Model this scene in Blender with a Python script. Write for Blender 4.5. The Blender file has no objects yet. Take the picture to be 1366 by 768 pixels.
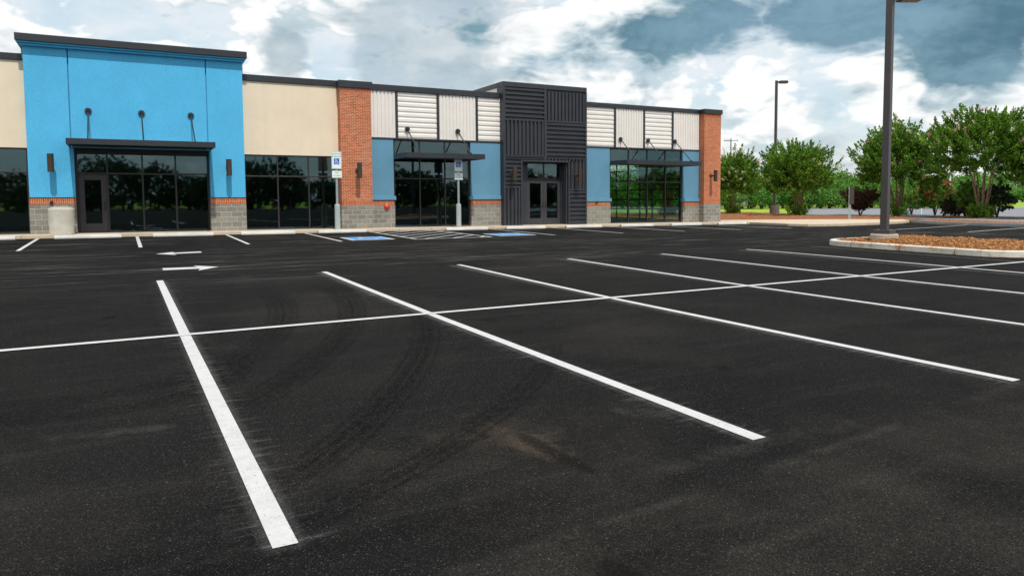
import bpy, bmesh, math, random
import numpy as np
from mathutils import Vector, Matrix, noise as mnoise

scene = bpy.context.scene
COL = scene.collection
rnd = random.Random(7)
R = math.radians

# ------------------------------------------------------------------ camera
CAM = dict(Xc=-2.9714, Yc=-31.5933, zc=1.4435, yaw=28.2785, pitch=3.6789, roll=-0.3847, f=964.6743, cy=327.735)
_y, _p, _r = (R(CAM[k]) for k in ('yaw', 'pitch', 'roll'))
cF = Vector((math.sin(_y)*math.cos(_p), math.cos(_y)*math.cos(_p), -math.sin(_p)))
cR = Vector((math.cos(_y), -math.sin(_y), 0)); cU = cR.cross(cF)
cR, cU = cR*math.cos(_r)+cU*math.sin(_r), cU*math.cos(_r)-cR*math.sin(_r)
cP = Vector((CAM['Xc'], CAM['Yc'], CAM['zc']))
cd = bpy.data.cameras.new('camera'); cam = bpy.data.objects.new('camera', cd); COL.objects.link(cam)
cd.sensor_fit = 'HORIZONTAL'; cd.sensor_width = 36; cd.lens = CAM['f']/1366*36
cd.shift_y = (CAM['cy']-384)/1366; cd.clip_end = 4000; cd.clip_start = .05
cam.matrix_world = Matrix(((cR.x, cU.x, -cF.x, cP.x), (cR.y, cU.y, -cF.y, cP.y), (cR.z, cU.z, -cF.z, cP.z), (0, 0, 0, 1)))
scene.camera = cam

def ray(u, v): return cF+cR*((u-683)/CAM['f'])-cU*((v-CAM['cy'])/CAM['f'])
def onwall(u, v, Y=0.0):
    d = ray(u, v); t = (Y-cP.y)/d.y; P = cP+d*t
    return P.x, P.z
def wx(u, Y=0.0, v=250): return onwall(u, v, Y)[0]

PROF = [(-200, 0), (-28.5, 0), (-23.25, .02), (-18, .065), (-8, .06), (-1.7, .15), (300, .15)]
def gz(X, Y):
    P = float(np.interp(Y, [a for a, b in PROF], [b for a, b in PROF]))
    w = min(1, max(0, (Y+16)/14))
    return P-.0068*min(30, max(-40, X))*w
def G(u, v, off=0.0):
    d = ray(u, v); z = off
    for _ in range(60):
        t = (z-cP.z)/d.z; P = cP+d*t; z = .5*z+.5*(gz(P.x, P.y)+off)
    return Vector((P.x, P.y, z))
def walkz(X): return .25-.0068*min(30, max(-40, X))

# ------------------------------------------------------------------ node helpers
class S:
    """a socket with arithmetic"""
    def __init__(s, T, k): s.T = T; s.k = k
    def _m(s, op, o=None, o2=None):
        n = s.T.nodes.new('ShaderNodeMath'); n.operation = op
        for i, a in enumerate((s, o, o2)):
            if a is None: continue
            if isinstance(a, S): s.T.links.new(a.k, n.inputs[i])
            else: n.inputs[i].default_value = a
        return S(s.T, n.outputs[0])
    def __add__(s, o): return s._m('ADD', o)
    def __sub__(s, o): return s._m('SUBTRACT', o)
    def __mul__(s, o): return s._m('MULTIPLY', o)
    def __truediv__(s, o): return s._m('DIVIDE', o)
    __radd__ = __add__; __rmul__ = __mul__
    def rsub(s, c): return (s*-1.0)+c
    def f(s, op, *a): return s._m(op, *a)
    def sstep(s, a, b):
        n = s.T.nodes.new('ShaderNodeMapRange'); n.interpolation_type = 'SMOOTHSTEP'; n.clamp = True
        s.T.links.new(s.k, n.inputs[0]); n.inputs[1].default_value = a; n.inputs[2].default_value = b
        return S(s.T, n.outputs[0])
    def lin(s, a, b, c=0., d=1.):
        n = s.T.nodes.new('ShaderNodeMapRange'); n.clamp = True
        s.T.links.new(s.k, n.inputs[0])
        for i, q in enumerate((a, b, c, d)): n.inputs[1+i].default_value = q
        return S(s.T, n.outputs[0])
def put(T, sock, a):
    if isinstance(a, S): T.links.new(a.k, sock)
    elif isinstance(a, (tuple, list)):
        sock.default_value = (*a, 1)[:4] if sock.type == 'RGBA' else tuple(a)
    else: sock.default_value = a
def mixc(T, f, a, b, mode='MIX'):
    n = T.nodes.new('ShaderNodeMix'); n.data_type = 'RGBA'; n.blend_type = mode; n.clamp_factor = True
    put(T, n.inputs[0], f); put(T, n.inputs[6], a); put(T, n.inputs[7], b)
    return S(T, n.outputs[2])
def comb(T, x, y, z):
    n = T.nodes.new('ShaderNodeCombineXYZ')
    for i, a in enumerate((x, y, z)): put(T, n.inputs[i], a)
    return S(T, n.outputs[0])
def sep(T, v):
    n = T.nodes.new('ShaderNodeSeparateXYZ'); T.links.new(v.k, n.inputs[0])
    return [S(T, o) for o in n.outputs]
def noise(T, v, scale, detail=4, rough=.55, dist=0., col=False, dims='3D'):
    n = T.nodes.new('ShaderNodeTexNoise'); n.noise_dimensions = dims
    if v is not None: T.links.new(v.k, n.inputs['Vector'])
    n.inputs['Scale'].default_value = scale; n.inputs['Detail'].default_value = detail
    n.inputs['Roughness'].default_value = rough; n.inputs['Distortion'].default_value = dist
    return S(T, n.outputs[1 if col else 0])
def voro(T, v, scale, out='Distance', feature='F1', rnd_=1.):
    n = T.nodes.new('ShaderNodeTexVoronoi'); n.feature = feature
    T.links.new(v.k, n.inputs['Vector']); n.inputs['Scale'].default_value = scale
    n.inputs['Randomness'].default_value = rnd_
    return S(T, n.outputs[out])
def vscale(T, v, s):
    n = T.nodes.new('ShaderNodeVectorMath'); n.operation = 'MULTIPLY'
    T.links.new(v.k, n.inputs[0]); n.inputs[1].default_value = s
    return S(T, n.outputs[0])
def vadd(T, a, b):
    n = T.nodes.new('ShaderNodeVectorMath'); n.operation = 'ADD'
    put(T, n.inputs[0], a); put(T, n.inputs[1], b)
    return S(T, n.outputs[0])
def mat(name):
    m = bpy.data.materials.new(name); m.use_nodes = True
    T = m.node_tree; b = T.nodes['Principled BSDF']
    tc = T.nodes.new('ShaderNodeTexCoord'); geo = T.nodes.new('ShaderNodeNewGeometry')
    return m, T, b, S(T, tc.outputs['Object']), S(T, geo.outputs['Position'])
def bump(T, b, h, strength=.3, dist=.01):
    n = T.nodes.new('ShaderNodeBump'); n.inputs['Strength'].default_value = strength; n.inputs['Distance'].default_value = dist
    T.links.new(h.k, n.inputs['Height']); T.links.new(n.outputs[0], b.inputs['Normal'])
def plain(name, c, rough=.6, metal=0., var=.12, scale=3., bumpy=0., bscale=200, spec=.5):
    m, T, b, oc, pos = mat(name)
    n = noise(T, pos, scale, 5, .6)
    lo = tuple(x*(1-var) for x in c); hi = tuple(min(1, x*(1+var)) for x in c)
    put(T, b.inputs['Base Color'], mixc(T, n.lin(.3, .7), lo, hi))
    put(T, b.inputs['Roughness'], n.lin(.3, .7, rough*.9, min(1, rough*1.1)))
    b.inputs['Metallic'].default_value = metal; b.inputs['Specular IOR Level'].default_value = spec
    if bumpy: bump(T, b, noise(T, pos, bscale, 3, .6), bumpy, .01)
    return m

M = {}
# --- stucco
def stucco(name, c, bscale=70, bs=.35, stain=.06, speck=.06):
    m, T, b, oc, pos = mat(name)
    n = noise(T, pos, .9, 5, .6); f = noise(T, pos, 45, 3, .6)
    x, y, z = sep(T, pos)
    st = noise(T, comb(T, x*2.2, y*2.2, z*.18), 1.6, 4, .6).sstep(.5, .75)
    k = mixc(T, n.lin(.3, .7), tuple(q*.93 for q in c), tuple(min(1, q*1.05) for q in c))
    k = mixc(T, f.lin(.35, .65), mixc(T, speck, k, (0, 0, 0)), k)
    k = mixc(T, st*stain, k, (.1, .09, .08))
    put(T, b.inputs['Base Color'], k); b.inputs['Roughness'].default_value = .9; b.inputs['Specular IOR Level'].default_value = .2
    bump(T, b, noise(T, pos, bscale, 4, .65), bs, .012)
    return m
M['blue'] = stucco('bright_blue_stucco', (.10, .50, .83), bscale=38, bs=.8, stain=.10, speck=.2)
M['cream'] = stucco('cream_stucco', (.78, .665, .51), bs=.15)
M['slate'] = stucco('slate_blue_stucco', (.125, .29, .42), bs=.2)
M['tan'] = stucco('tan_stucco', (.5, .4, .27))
M['whitewall'] = stucco('white_stucco', (.75, .74, .72))
# --- masonry
def masonry(name, bw, bh, mortar, c1, c2, cm, soldier=False, bs=.6, off=.5, rough=.85, split=0.):
    m, T, b, oc, pos = mat(name)
    x, y, z = sep(T, pos); u = x+y
    v = comb(T, z, u, 0) if soldier else comb(T, u, z, 0)
    n = T.nodes.new('ShaderNodeTexBrick'); T.links.new(v.k, n.inputs['Vector'])
    n.offset = 0 if soldier else off; n.inputs['Scale'].default_value = 1
    n.inputs['Brick Width'].default_value = bw; n.inputs['Row Height'].default_value = bh
    n.inputs['Mortar Size'].default_value = mortar; n.inputs['Mortar Smooth'].default_value = .2; n.inputs['Bias'].default_value = 0
    n.inputs['Color1'].default_value = (*c1, 1); n.inputs['Color2'].default_value = (*c2, 1); n.inputs['Mortar'].default_value = (*cm, 1)
    k = S(T, n.outputs['Color']); fac = S(T, n.outputs['Fac'])
    g = noise(T, pos, 28, 5, .7); l = noise(T, pos, 1.3, 4, .6)
    k = mixc(T, g.lin(.35, .7)*.45, k, mixc(T, .55, k, (.02, .02, .02)))
    k = mixc(T, l.sstep(.45, .7)*.12, k, (.45, .38, .3))
    put(T, b.inputs['Base Color'], k); b.inputs['Roughness'].default_value = rough; b.inputs['Specular IOR Level'].default_value = .2
    h = fac.rsub(1)+noise(T, pos, 22, 5, .7)*(.15+split)
    bump(T, b, h, bs, .012+split*.03)
    return m
M['brick'] = masonry('red_brick', .203, .0677, .0065, (.64, .165, .06), (.38, .080, .032), (.70, .52, .35))
M['soldier'] = masonry('soldier_brick', .24, .0677, .008, (.58, .12, .03), (.36, .06, .02), (.66, .42, .26), soldier=True)
M['block'] = masonry('split_face_block', .406, .203, .011, (.37, .355, .31), (.25, .245, .22), (.66, .63, .56), bs=1., split=1.3)
# --- metals, paint
M['charcoal'] = plain('charcoal_metal', (.026, .029, .037), .5, 0, .15, 1.5)
M['darktrim'] = plain('dark_coping_metal', (.022, .025, .032), .42, 0, .15, 1.)
M['bronze'] = plain('bronze_metal', (.06, .042, .03), .45, .3, .15, 4)
M['frame'] = plain('bronze_window_frame', (.035, .031, .033), .4, .2, .1, 3)
M['door'] = plain('dark_door_metal', (.042, .040, .045), .45, .1, .1, 3)
M['pole'] = plain('brown_pole_paint', (.06, .05, .052), .45, .1, .15, 2)
M['galv'] = plain('galvanised_steel', (.42, .46, .46), .45, .5, .2, 18)
M['bollard'] = plain('grey_bollard_paint', (.36, .42, .42), .6, 0, .15, 12)
M['white_metal'] = plain('white_ribbed_metal', (.74, .70, .655), .5, 0, .05, 1.)
M['black'] = plain('black_rubber', (.012, .012, .013), .6, 0, .1, 4)
M['steel'] = plain('satin_steel', (.5, .5, .5), .3, .9, .1, 4)
M['signwhite'] = plain('sign_white', (.78, .84, .82), .45, 0, .03, 8)
M['signblue'] = plain('sign_blue', (.012, .10, .50), .45, 0, .05, 8)
M['signgreen'] = plain('sign_green', (.02, .20, .13), .5, 0, .05, 8)
M['red'] = plain('red_plastic', (.6, .03, .015), .4, 0, .1, 8)
M['lens'] = plain('lamp_lens', (.6, .55, .45), .3, 0, .1, 8)
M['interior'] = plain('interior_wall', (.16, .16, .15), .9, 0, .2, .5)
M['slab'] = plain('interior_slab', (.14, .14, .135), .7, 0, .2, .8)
M['roofing'] = plain('roof_membrane', (.4, .4, .4), .9, 0, .2, .5)
M['green_can'] = plain('yellow_green_paint', (.25, .35, .04), .5, 0, .1, 8)
M['car'] = plain('silver_car_paint', (.45, .46, .48), .3, .5, .03, 2)
M['carglass'] = plain('car_glass', (.02, .025, .03), .08, 0, .05, 2)
M['wood'] = plain('weathered_pole_wood', (.13, .11, .095), .9, 0, .3, 4)

def concrete(name, c, stain=(.3, .2, .1), amt=.25, sc=1., joint=None, lo=.55):
    m, T, b, oc, pos = mat(name)
    n = noise(T, pos, 1.1*sc, 6, .65); g = noise(T, pos, 60*sc, 4, .7); d = noise(T, pos, 5*sc, 5, .7)
    k = mixc(T, n.lin(.3, .7), tuple(q*.8 for q in c), tuple(q*1.1 for q in c))
    k = mixc(T, g.lin(.4, .7)*.25, k, (.1, .09, .08))
    k = mixc(T, d.sstep(lo, lo+.15)*amt, k, stain)
    if joint:
        ax = sep(T, pos)[joint[0]]; q = ax/joint[1]
        k = mixc(T, ((q-q.f('ROUND'))*joint[1]).f('ABSOLUTE').sstep(.014, .006)*.8, k, (.05, .045, .04))
    put(T, b.inputs['Base Color'], k); b.inputs['Roughness'].default_value = .9; b.inputs['Specular IOR Level'].default_value = .2
    bump(T, b, g, .3, .006)
    return m
M['walk'] = concrete('sidewalk_concrete', (.58, .475, .36), (.35, .25, .16), .3, joint=(0, 1.52))
M['curb'] = concrete('curb_concrete', (.66, .62, .54), (.46, .20, .06), .75, joint=(1, 1.42), lo=.50)
M['curbgrey'] = concrete('grey_curb_concrete', (.36, .37, .37), (.2, .18, .16), .4)
M['stop'] = concrete('wheel_stop_concrete', (.62, .61, .58), (.4, .38, .34), .25)
M['bin'] = concrete('pale_bin_concrete', (.60, .575, .50), (.40, .34, .24), .5, 2)
M['basedark'] = concrete('dark_pole_base_concrete', (.17, .145, .125), (.1, .07, .05), .3)
M['base'] = concrete('pole_base_concrete', (.47, .40, .32), (.3, .2, .12), .3)

# --- asphalt
X0S, PITCH = -2.42, 2.75
def circ(p, q, r):
    ax, ay, bx, by, cx, cy = p.x, p.y, q.x, q.y, r.x, r.y
    d = 2*(ax*(by-cy)+bx*(cy-ay)+cx*(ay-by))
    ux = ((ax*ax+ay*ay)*(by-cy)+(bx*bx+by*by)*(cy-ay)+(cx*cx+cy*cy)*(ay-by))/d
    uy = ((ax*ax+ay*ay)*(cx-bx)+(bx*bx+by*by)*(ax-cx)+(cx*cx+cy*cy)*(bx-ax))/d
    return ux, uy, math.hypot(ux-ax, uy-ay)
def make_asphalt():
    m, T, b, oc, pos = mat('asphalt_new')
    x, y, z = sep(T, pos)
    big = noise(T, pos, .22, 5, .6); mid = noise(T, pos, 1.1, 6, .65)
    fine = noise(T, pos, 90, 3, .7)
    k = mixc(T, big.lin(.3, .7), (.0058, .0060, .0067), (.0112, .0111, .0112))
    k = mixc(T, mid.sstep(.42, .72)*.5, k, (.0200, .0192, .0180))
    k = mixc(T, noise(T, vadd(T, pos, (31., 7., 0.)), .16, 4, .6).sstep(.50, .66)*.55, k, (.0250, .0232, .0205))
    k = mixc(T, noise(T, vadd(T, comb(T, x*.5, y*1.6, 0), (3., 57., 0.)), .5, 5, .65).sstep(.52, .68)*.6, k, (.0052, .0052, .0057))
    # older coarse apron towards the viewer, along a paving joint
    j = (y*1.0+x*-.10)+28.9
    apron = (j+(mid*.5-.25)).sstep(.12, -.12)
    apron2 = apron
    k = mixc(T, apron*.7, k, mixc(T, mid.lin(.35, .65), (.0078, .0076, .0072), (.0290, .0268, .0235)))
    seam = (j+(mid*.25-.12)).f('ABSOLUTE').sstep(.07, .0)*mid.sstep(.42, .6)
    k = mixc(T, seam*.32, k, (.055, .052, .046))
    # sweeping dusty streaks across the drive aisle, along the shops
    s1 = noise(T, comb(T, x*.16, y*2.2, 0), 1.3, 7, .72, .6)
    s2 = noise(T, comb(T, x*.5, y*7., 0), 1.1, 5, .7, .3)
    aisle = y.sstep(-20.5, -15)
    k = mixc(T, s1.sstep(.52, .76)*(aisle*.85+.16), k, (.062, .061, .058))
    k = mixc(T, (s1*s2).sstep(.29, .42)*(aisle*.9), k, (.15, .147, .14))
    k = mixc(T, s1.sstep(.46, .28)*(aisle*.4), k, (.0055, .0055, .006))
    # local dust patches left by rain water
    dust = noise(T, pos, 3.2, 6, .7, .8)
    for (ua, va, ub, vb, hw, a, colr) in ((632, 566, 770, 612, .14, .75, (.085, .062, .042)), (690, 560, 640, 600, .35, .4, (.05, .042, .032)), (60, 584, 230, 568, .10, .45, (.06, .058, .053)), (850, 636, 1020, 588, .10, .25, (.06, .056, .048)), (1000, 590, 1180, 560, .10, .35, (.05, .047, .04)), (960, 745, 1110, 695, .05, .25, (.06, .058, .05)), (820, 545, 900, 556, .10, .4, (.05, .049, .045)), (330, 600, 470, 640, .5, .3, (.035, .031, .026)), (520, 600, 900, 650, .9, .35, (.030, .026, .021))):
        p0, p1 = G(ua, va), G(ub, vb); e = p1-p0; L_ = math.hypot(e.x, e.y); ex, ey = e.x/L_, e.y/L_
        al = ((x-p0.x)*ex+(y-p0.y)*ey)/L_; ac = ((x-p0.x)*-ey+(y-p0.y)*ex).f('ABSOLUTE')/hw
        dd = ac.f('POWER', 2.)+((al-.5)*1.9).f('POWER', 4.)
        k = mixc(T, (dd+(dust*7.-3.5)).sstep(1.6, -1.4)*a, k, colr)
    # dark skid beside the big dust smear
    p0, p1 = G(690, 575), G(800, 632); e = p1-p0; L_ = math.hypot(e.x, e.y); ex, ey = e.x/L_, e.y/L_
    al = ((x-p0.x)*ex+(y-p0.y)*ey)/L_; ac = ((x-p0.x)*-ey+(y-p0.y)*ex+.02).f('ABSOLUTE')/.07
    k = mixc(T, (ac.f('POWER', 2.)+((al-.5)*2.).f('POWER', 4.)+(dust*2.-1.)).sstep(1.2, .0)*.7, k, (.0035, .0035, .0038))
    # tyre arcs
    arcs = [((367, 408), (350, 450), (262, 505)), ((384, 404), (368, 452), (285, 507)), ((452, 396), (447, 450), (350, 520)),
            ((470, 396), (462, 452), (372, 522)), ((560, 425), (548, 485), (420, 610)), ((573, 430), (563, 485), (440, 612)), ((1000, 640), (1150, 560), (1340, 520))]
    grain = noise(T, pos, 14, 4, .7)
    arcs += [((250, 500), (120, 530), (0, 540)), ((285, 515), (150, 548), (0, 562)), ((700, 520), (590, 600), (420, 690))]
    for a in arcs[:6]+arcs[7:]:
        cx, cy, rr = circ(*(G(*q) for q in a))
        dx = x-cx; dy = y-cy
        dist = ((dx*dx+dy*dy).f('SQRT')-rr).f('ABSOLUTE')
        ga, gb = G(*a[0]), G(*a[2])
        lo, hi = min(ga.y, gb.y)-.8, max(ga.y, gb.y)+2.0
        win = y.sstep(lo, lo+1.0)*y.sstep(hi, hi-1.5)
        tread = (dist*95.).f('SINE').lin(-1, 1, .35, 1)
        k = mixc(T, dist.sstep(.15, .09)*win*tread*grain.lin(.3, .6)*.72, k, (.0028, .0028, .0032))
    # overspray along the stall lines
    q = (x-X0S)/PITCH
    near = ((q-q.f('ROUND'))*PITCH).f('ABSOLUTE')
    win = y.sstep(-28.62, -28.5)*y.sstep(-17.5, -17.8)*x.sstep(-3.4, -3.0)
    rag = noise(T, comb(T, x*1.5, y*14, 0), 1.6, 4, .7)
    halo = (near*-1.).lin(-.24, -.05)
    k = mixc(T, (halo*rag.sstep(.5, .78)+(near*-1.).lin(-.11, -.05)*.3)*win*.42, k, (.26, .26, .26))
    # aggregate: stones of different brightness, a few pale ones
    vr = voro(T, pos, 135, 'Color'); st = sep(T, vr)[0]
    vr2 = voro(T, pos, 260, 'Color'); st2 = sep(T, vr2)[1]
    vd = voro(T, pos, 85, 'Distance')
    k = mixc(T, 1., k, comb(T, st.lin(0, 1, .65, 1.38), st.lin(0, 1, .65, 1.36), st.lin(0, 1, .66, 1.32)), 'MULTIPLY')
    k = mixc(T, 1., k, comb(T, st2.lin(0, 1, .6, 1.4), st2.lin(0, 1, .6, 1.4), st2.lin(0, 1, .6, 1.4)), 'MULTIPLY')
    k = mixc(T, st2.sstep(.95, .985)*.28, k, (.20, .185, .155))
    k = mixc(T, st.sstep(.975, .99)*vd.sstep(.5, .2)*.38, k, (.26, .24, .20))
    # a few oil drips in the bays
    ox = voro(T, vscale(T, pos, (.62, .40, 0.)), 1., 'Distance'); on = noise(T, pos, 6, 4, .7)
    k = mixc(T, (ox+(on-.5)*.10).sstep(.075, .03)*.6, k, (.003, .003, .0032))
    put(T, b.inputs['Base Color'], k)
    put(T, b.inputs['Roughness'], mid.lin(.3, .7, .78, .93)); b.inputs['Specular IOR Level'].default_value = .04
    bump(T, b, vd*-1.0+fine*.6+st2*.3, .75, .006)
    return m
M['asphalt'] = make_asphalt()
def make_paint():
    m, T, b, oc, pos = mat('white_line_paint')
    vr = sep(T, voro(T, pos, 130, 'Color'))[0]; n = noise(T, pos, 9, 5, .7); n2 = noise(T, pos, 2., 4, .6)
    k = mixc(T, n.lin(.3, .7), (.43, .435, .44), (.54, .54, .54))
    k = mixc(T, vr.sstep(.94, .99)*n2.lin(.3, .6, .2, .7), k, (.16, .16, .16))
    k = mixc(T, n.sstep(.60, .74)*.45, k, (.22, .22, .22))
    put(T, b.inputs['Base Color'], k); b.inputs['Roughness'].default_value = .7
    bump(T, b, voro(T, pos, 85), .5, .004)
    return m
M['paint'] = make_paint()
M['bluepaint'] = plain('blue_line_paint', (.045, .24, .56), .7, 0, .25, 6)
# --- ground
def make_grass():
    m, T, b, oc, pos = mat('grass_ground')
    n = noise(T, pos, .35, 5, .6); f = noise(T, pos, 6, 5, .7)
    k = mixc(T, n.lin(.3, .7), (.17, .30, .03), (.32, .42, .05))
    k = mixc(T, f.sstep(.5, .75)*.45, k, (.38, .36, .10))
    put(T, b.inputs['Base Color'], k); b.inputs['Roughness'].default_value = .95; b.inputs['Specular IOR Level'].default_value = .1
    bump(T, b, f, .6, .08)
    return m
M['grass'] = make_grass()
def make_mulch(name, c1, c2):
    m, T, b, oc, pos = mat(name)
    v = sep(T, voro(T, vscale(T, pos, (1, 1, 1.)), 26, 'Color')); n = noise(T, pos, 2.5, 5, .65)
    k = mixc(T, v[0], c1, c2)
    k = mixc(T, n.sstep(.5, .75)*.55, k, tuple(q*.45 for q in c1))
    put(T, b.inputs['Base Color'], k); b.inputs['Roughness'].default_value = .95; b.inputs['Specular IOR Level'].default_value = .1
    bump(T, b, voro(T, pos, 26)+noise(T, pos, 60, 3, .7), .9, .03)
    return m
M['mulch'] = make_mulch('orange_bark_mulch', (.27, .115, .038), (.46, .23, .085))
M['mulchdark'] = make_mulch('brown_bark_mulch', (.20, .08, .035), (.36, .17, .08))
def chipmat():
    m, T, b, oc, pos = mat('bark_chips')
    g = T.nodes.new('ShaderNodeNewGeometry'); r_ = S(T, g.outputs['Random Per Island'])
    k = mixc(T, r_, (.24, .10, .032), (.52, .265, .095))
    put(T, b.inputs['Base Color'], k); b.inputs['Roughness'].default_value = .9
    return m
M['chips'] = chipmat()
M['road'] = plain('grey_road_asphalt', (.19, .20, .225), .9, 0, .2, .6)
M['road_dark'] = plain('dark_street_asphalt', (.03, .03, .032), .9, 0, .2, .6, spec=.1)
M['paleroad'] = plain('pale_far_road', (.42, .40, .37), .9, 0, .1, .2)
def leafmat(name, a, b_, c=None, trans=.35):
    m, T, b, oc, pos = mat(name)
    g = T.nodes.new('ShaderNodeNewGeometry'); r_ = S(T, g.outputs['Random Per Island'])
    n = noise(T, pos, 1.1, 3, .6)
    k = mixc(T, r_, a, b_)
    if c: k = mixc(T, n.sstep(.5, .7)*.6, k, c)
    put(T, b.inputs['Base Color'], k); b.inputs['Roughness'].default_value = .55; b.inputs['Specular IOR Level'].default_value = .3
    tr = T.nodes.new('ShaderNodeBsdfTranslucent'); T.links.new(k.k, tr.inputs[0])
    mx = T.nodes.new('ShaderNodeMixShader'); mx.inputs[0].default_value = trans
    out = T.nodes['Material Output']
    T.links.new(b.outputs[0], mx.inputs[1]); T.links.new(tr.outputs[0], mx.inputs[2]); T.links.new(mx.outputs[0], out.inputs[0])
    return m
M['leaf'] = leafmat('crape_myrtle_leaves', (.035, .12, .010), (.19, .36, .03), (.31, .46, .05), .38)
M['leaf2'] = leafmat('bush_leaves', (.06, .17, .018), (.17, .33, .035))
M['farleaf'] = leafmat('far_wood_leaves', (.035, .13, .015), (.14, .32, .04), (.24, .38, .055), .3)
M['streetleaf'] = leafmat('street_wood_leaves', (.02, .045, .015), (.05, .085, .03), None, .2)
M['darkleaf'] = leafmat('dark_leaves', (.015, .030, .012), (.04, .06, .02), None, .15)
M['purple'] = leafmat('purple_leaves', (.045, .018, .012), (.10, .045, .025), (.05, .065, .02), .2)
M['brownleaf'] = leafmat('dark_brown_foliage', (.03, .022, .016), (.09, .05, .035), (.03, .05, .02), .15)
M['pink'] = leafmat('pink_blossom', (.55, .16, .25), (.75, .45, .42), None, .3)
M['pale'] = leafmat('pale_blossom', (.70, .58, .38), (.80, .70, .55), None, .3)
M['redfl'] = leafmat('red_blossom', (.50, .02, .03), (.65, .06, .06), None, .3)
M['bark'] = plain('crape_myrtle_bark', (.22, .14, .085), .9, 0, .35, 7)
M['darkbark'] = plain('dark_bark', (.07, .05, .035), .9, 0, .3, 5)

def glass(name, tint, f0, gl=(.80, .95, 1.0)):
    m = bpy.data.materials.new(name); m.use_nodes = True; T = m.node_tree; T.nodes.clear()
    out = T.nodes.new('ShaderNodeOutputMaterial')
    fr = T.nodes.new('ShaderNodeFresnel'); fr.inputs[0].default_value = f0
    gs = T.nodes.new('ShaderNodeBsdfGlossy'); gs.inputs['Roughness'].default_value = .022; gs.inputs['Color'].default_value = (*gl, 1)
    tr = T.nodes.new('ShaderNodeBsdfTransparent'); tr.inputs[0].default_value = (*tint, 1)
    mx = T.nodes.new('ShaderNodeMixShader')
    geo = T.nodes.new('ShaderNodeNewGeometry')
    n = noise(T, S(T, geo.outputs['Position']), .5, 2, .5)
    bp = T.nodes.new('ShaderNodeBump'); bp.inputs['Strength'].default_value = .16; bp.inputs['Distance'].default_value = .02
    T.links.new(n.k, bp.inputs['Height']); T.links.new(bp.outputs[0], gs.inputs['Normal'])
    fx = S(T, fr.outputs[0])*S(T, geo.outputs['Backfacing']).rsub(1.)
    T.links.new(fx.k, mx.inputs[0]); T.links.new(tr.outputs[0], mx.inputs[1]); T.links.new(gs.outputs[0], mx.inputs[2])
    T.links.new(mx.outputs[0], out.inputs[0])
    return m
M['glass'] = glass('tinted_glass', (.34, .47, .43), 2.05, (.62, .90, .95))
M['lightglass'] = glass('lightly_tinted_glass', (.52, .64, .54), 2.0, (.55, .88, .95))
M['clearglass'] = glass('clear_glass', (.97, .99, .97), 1.25)

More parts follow.
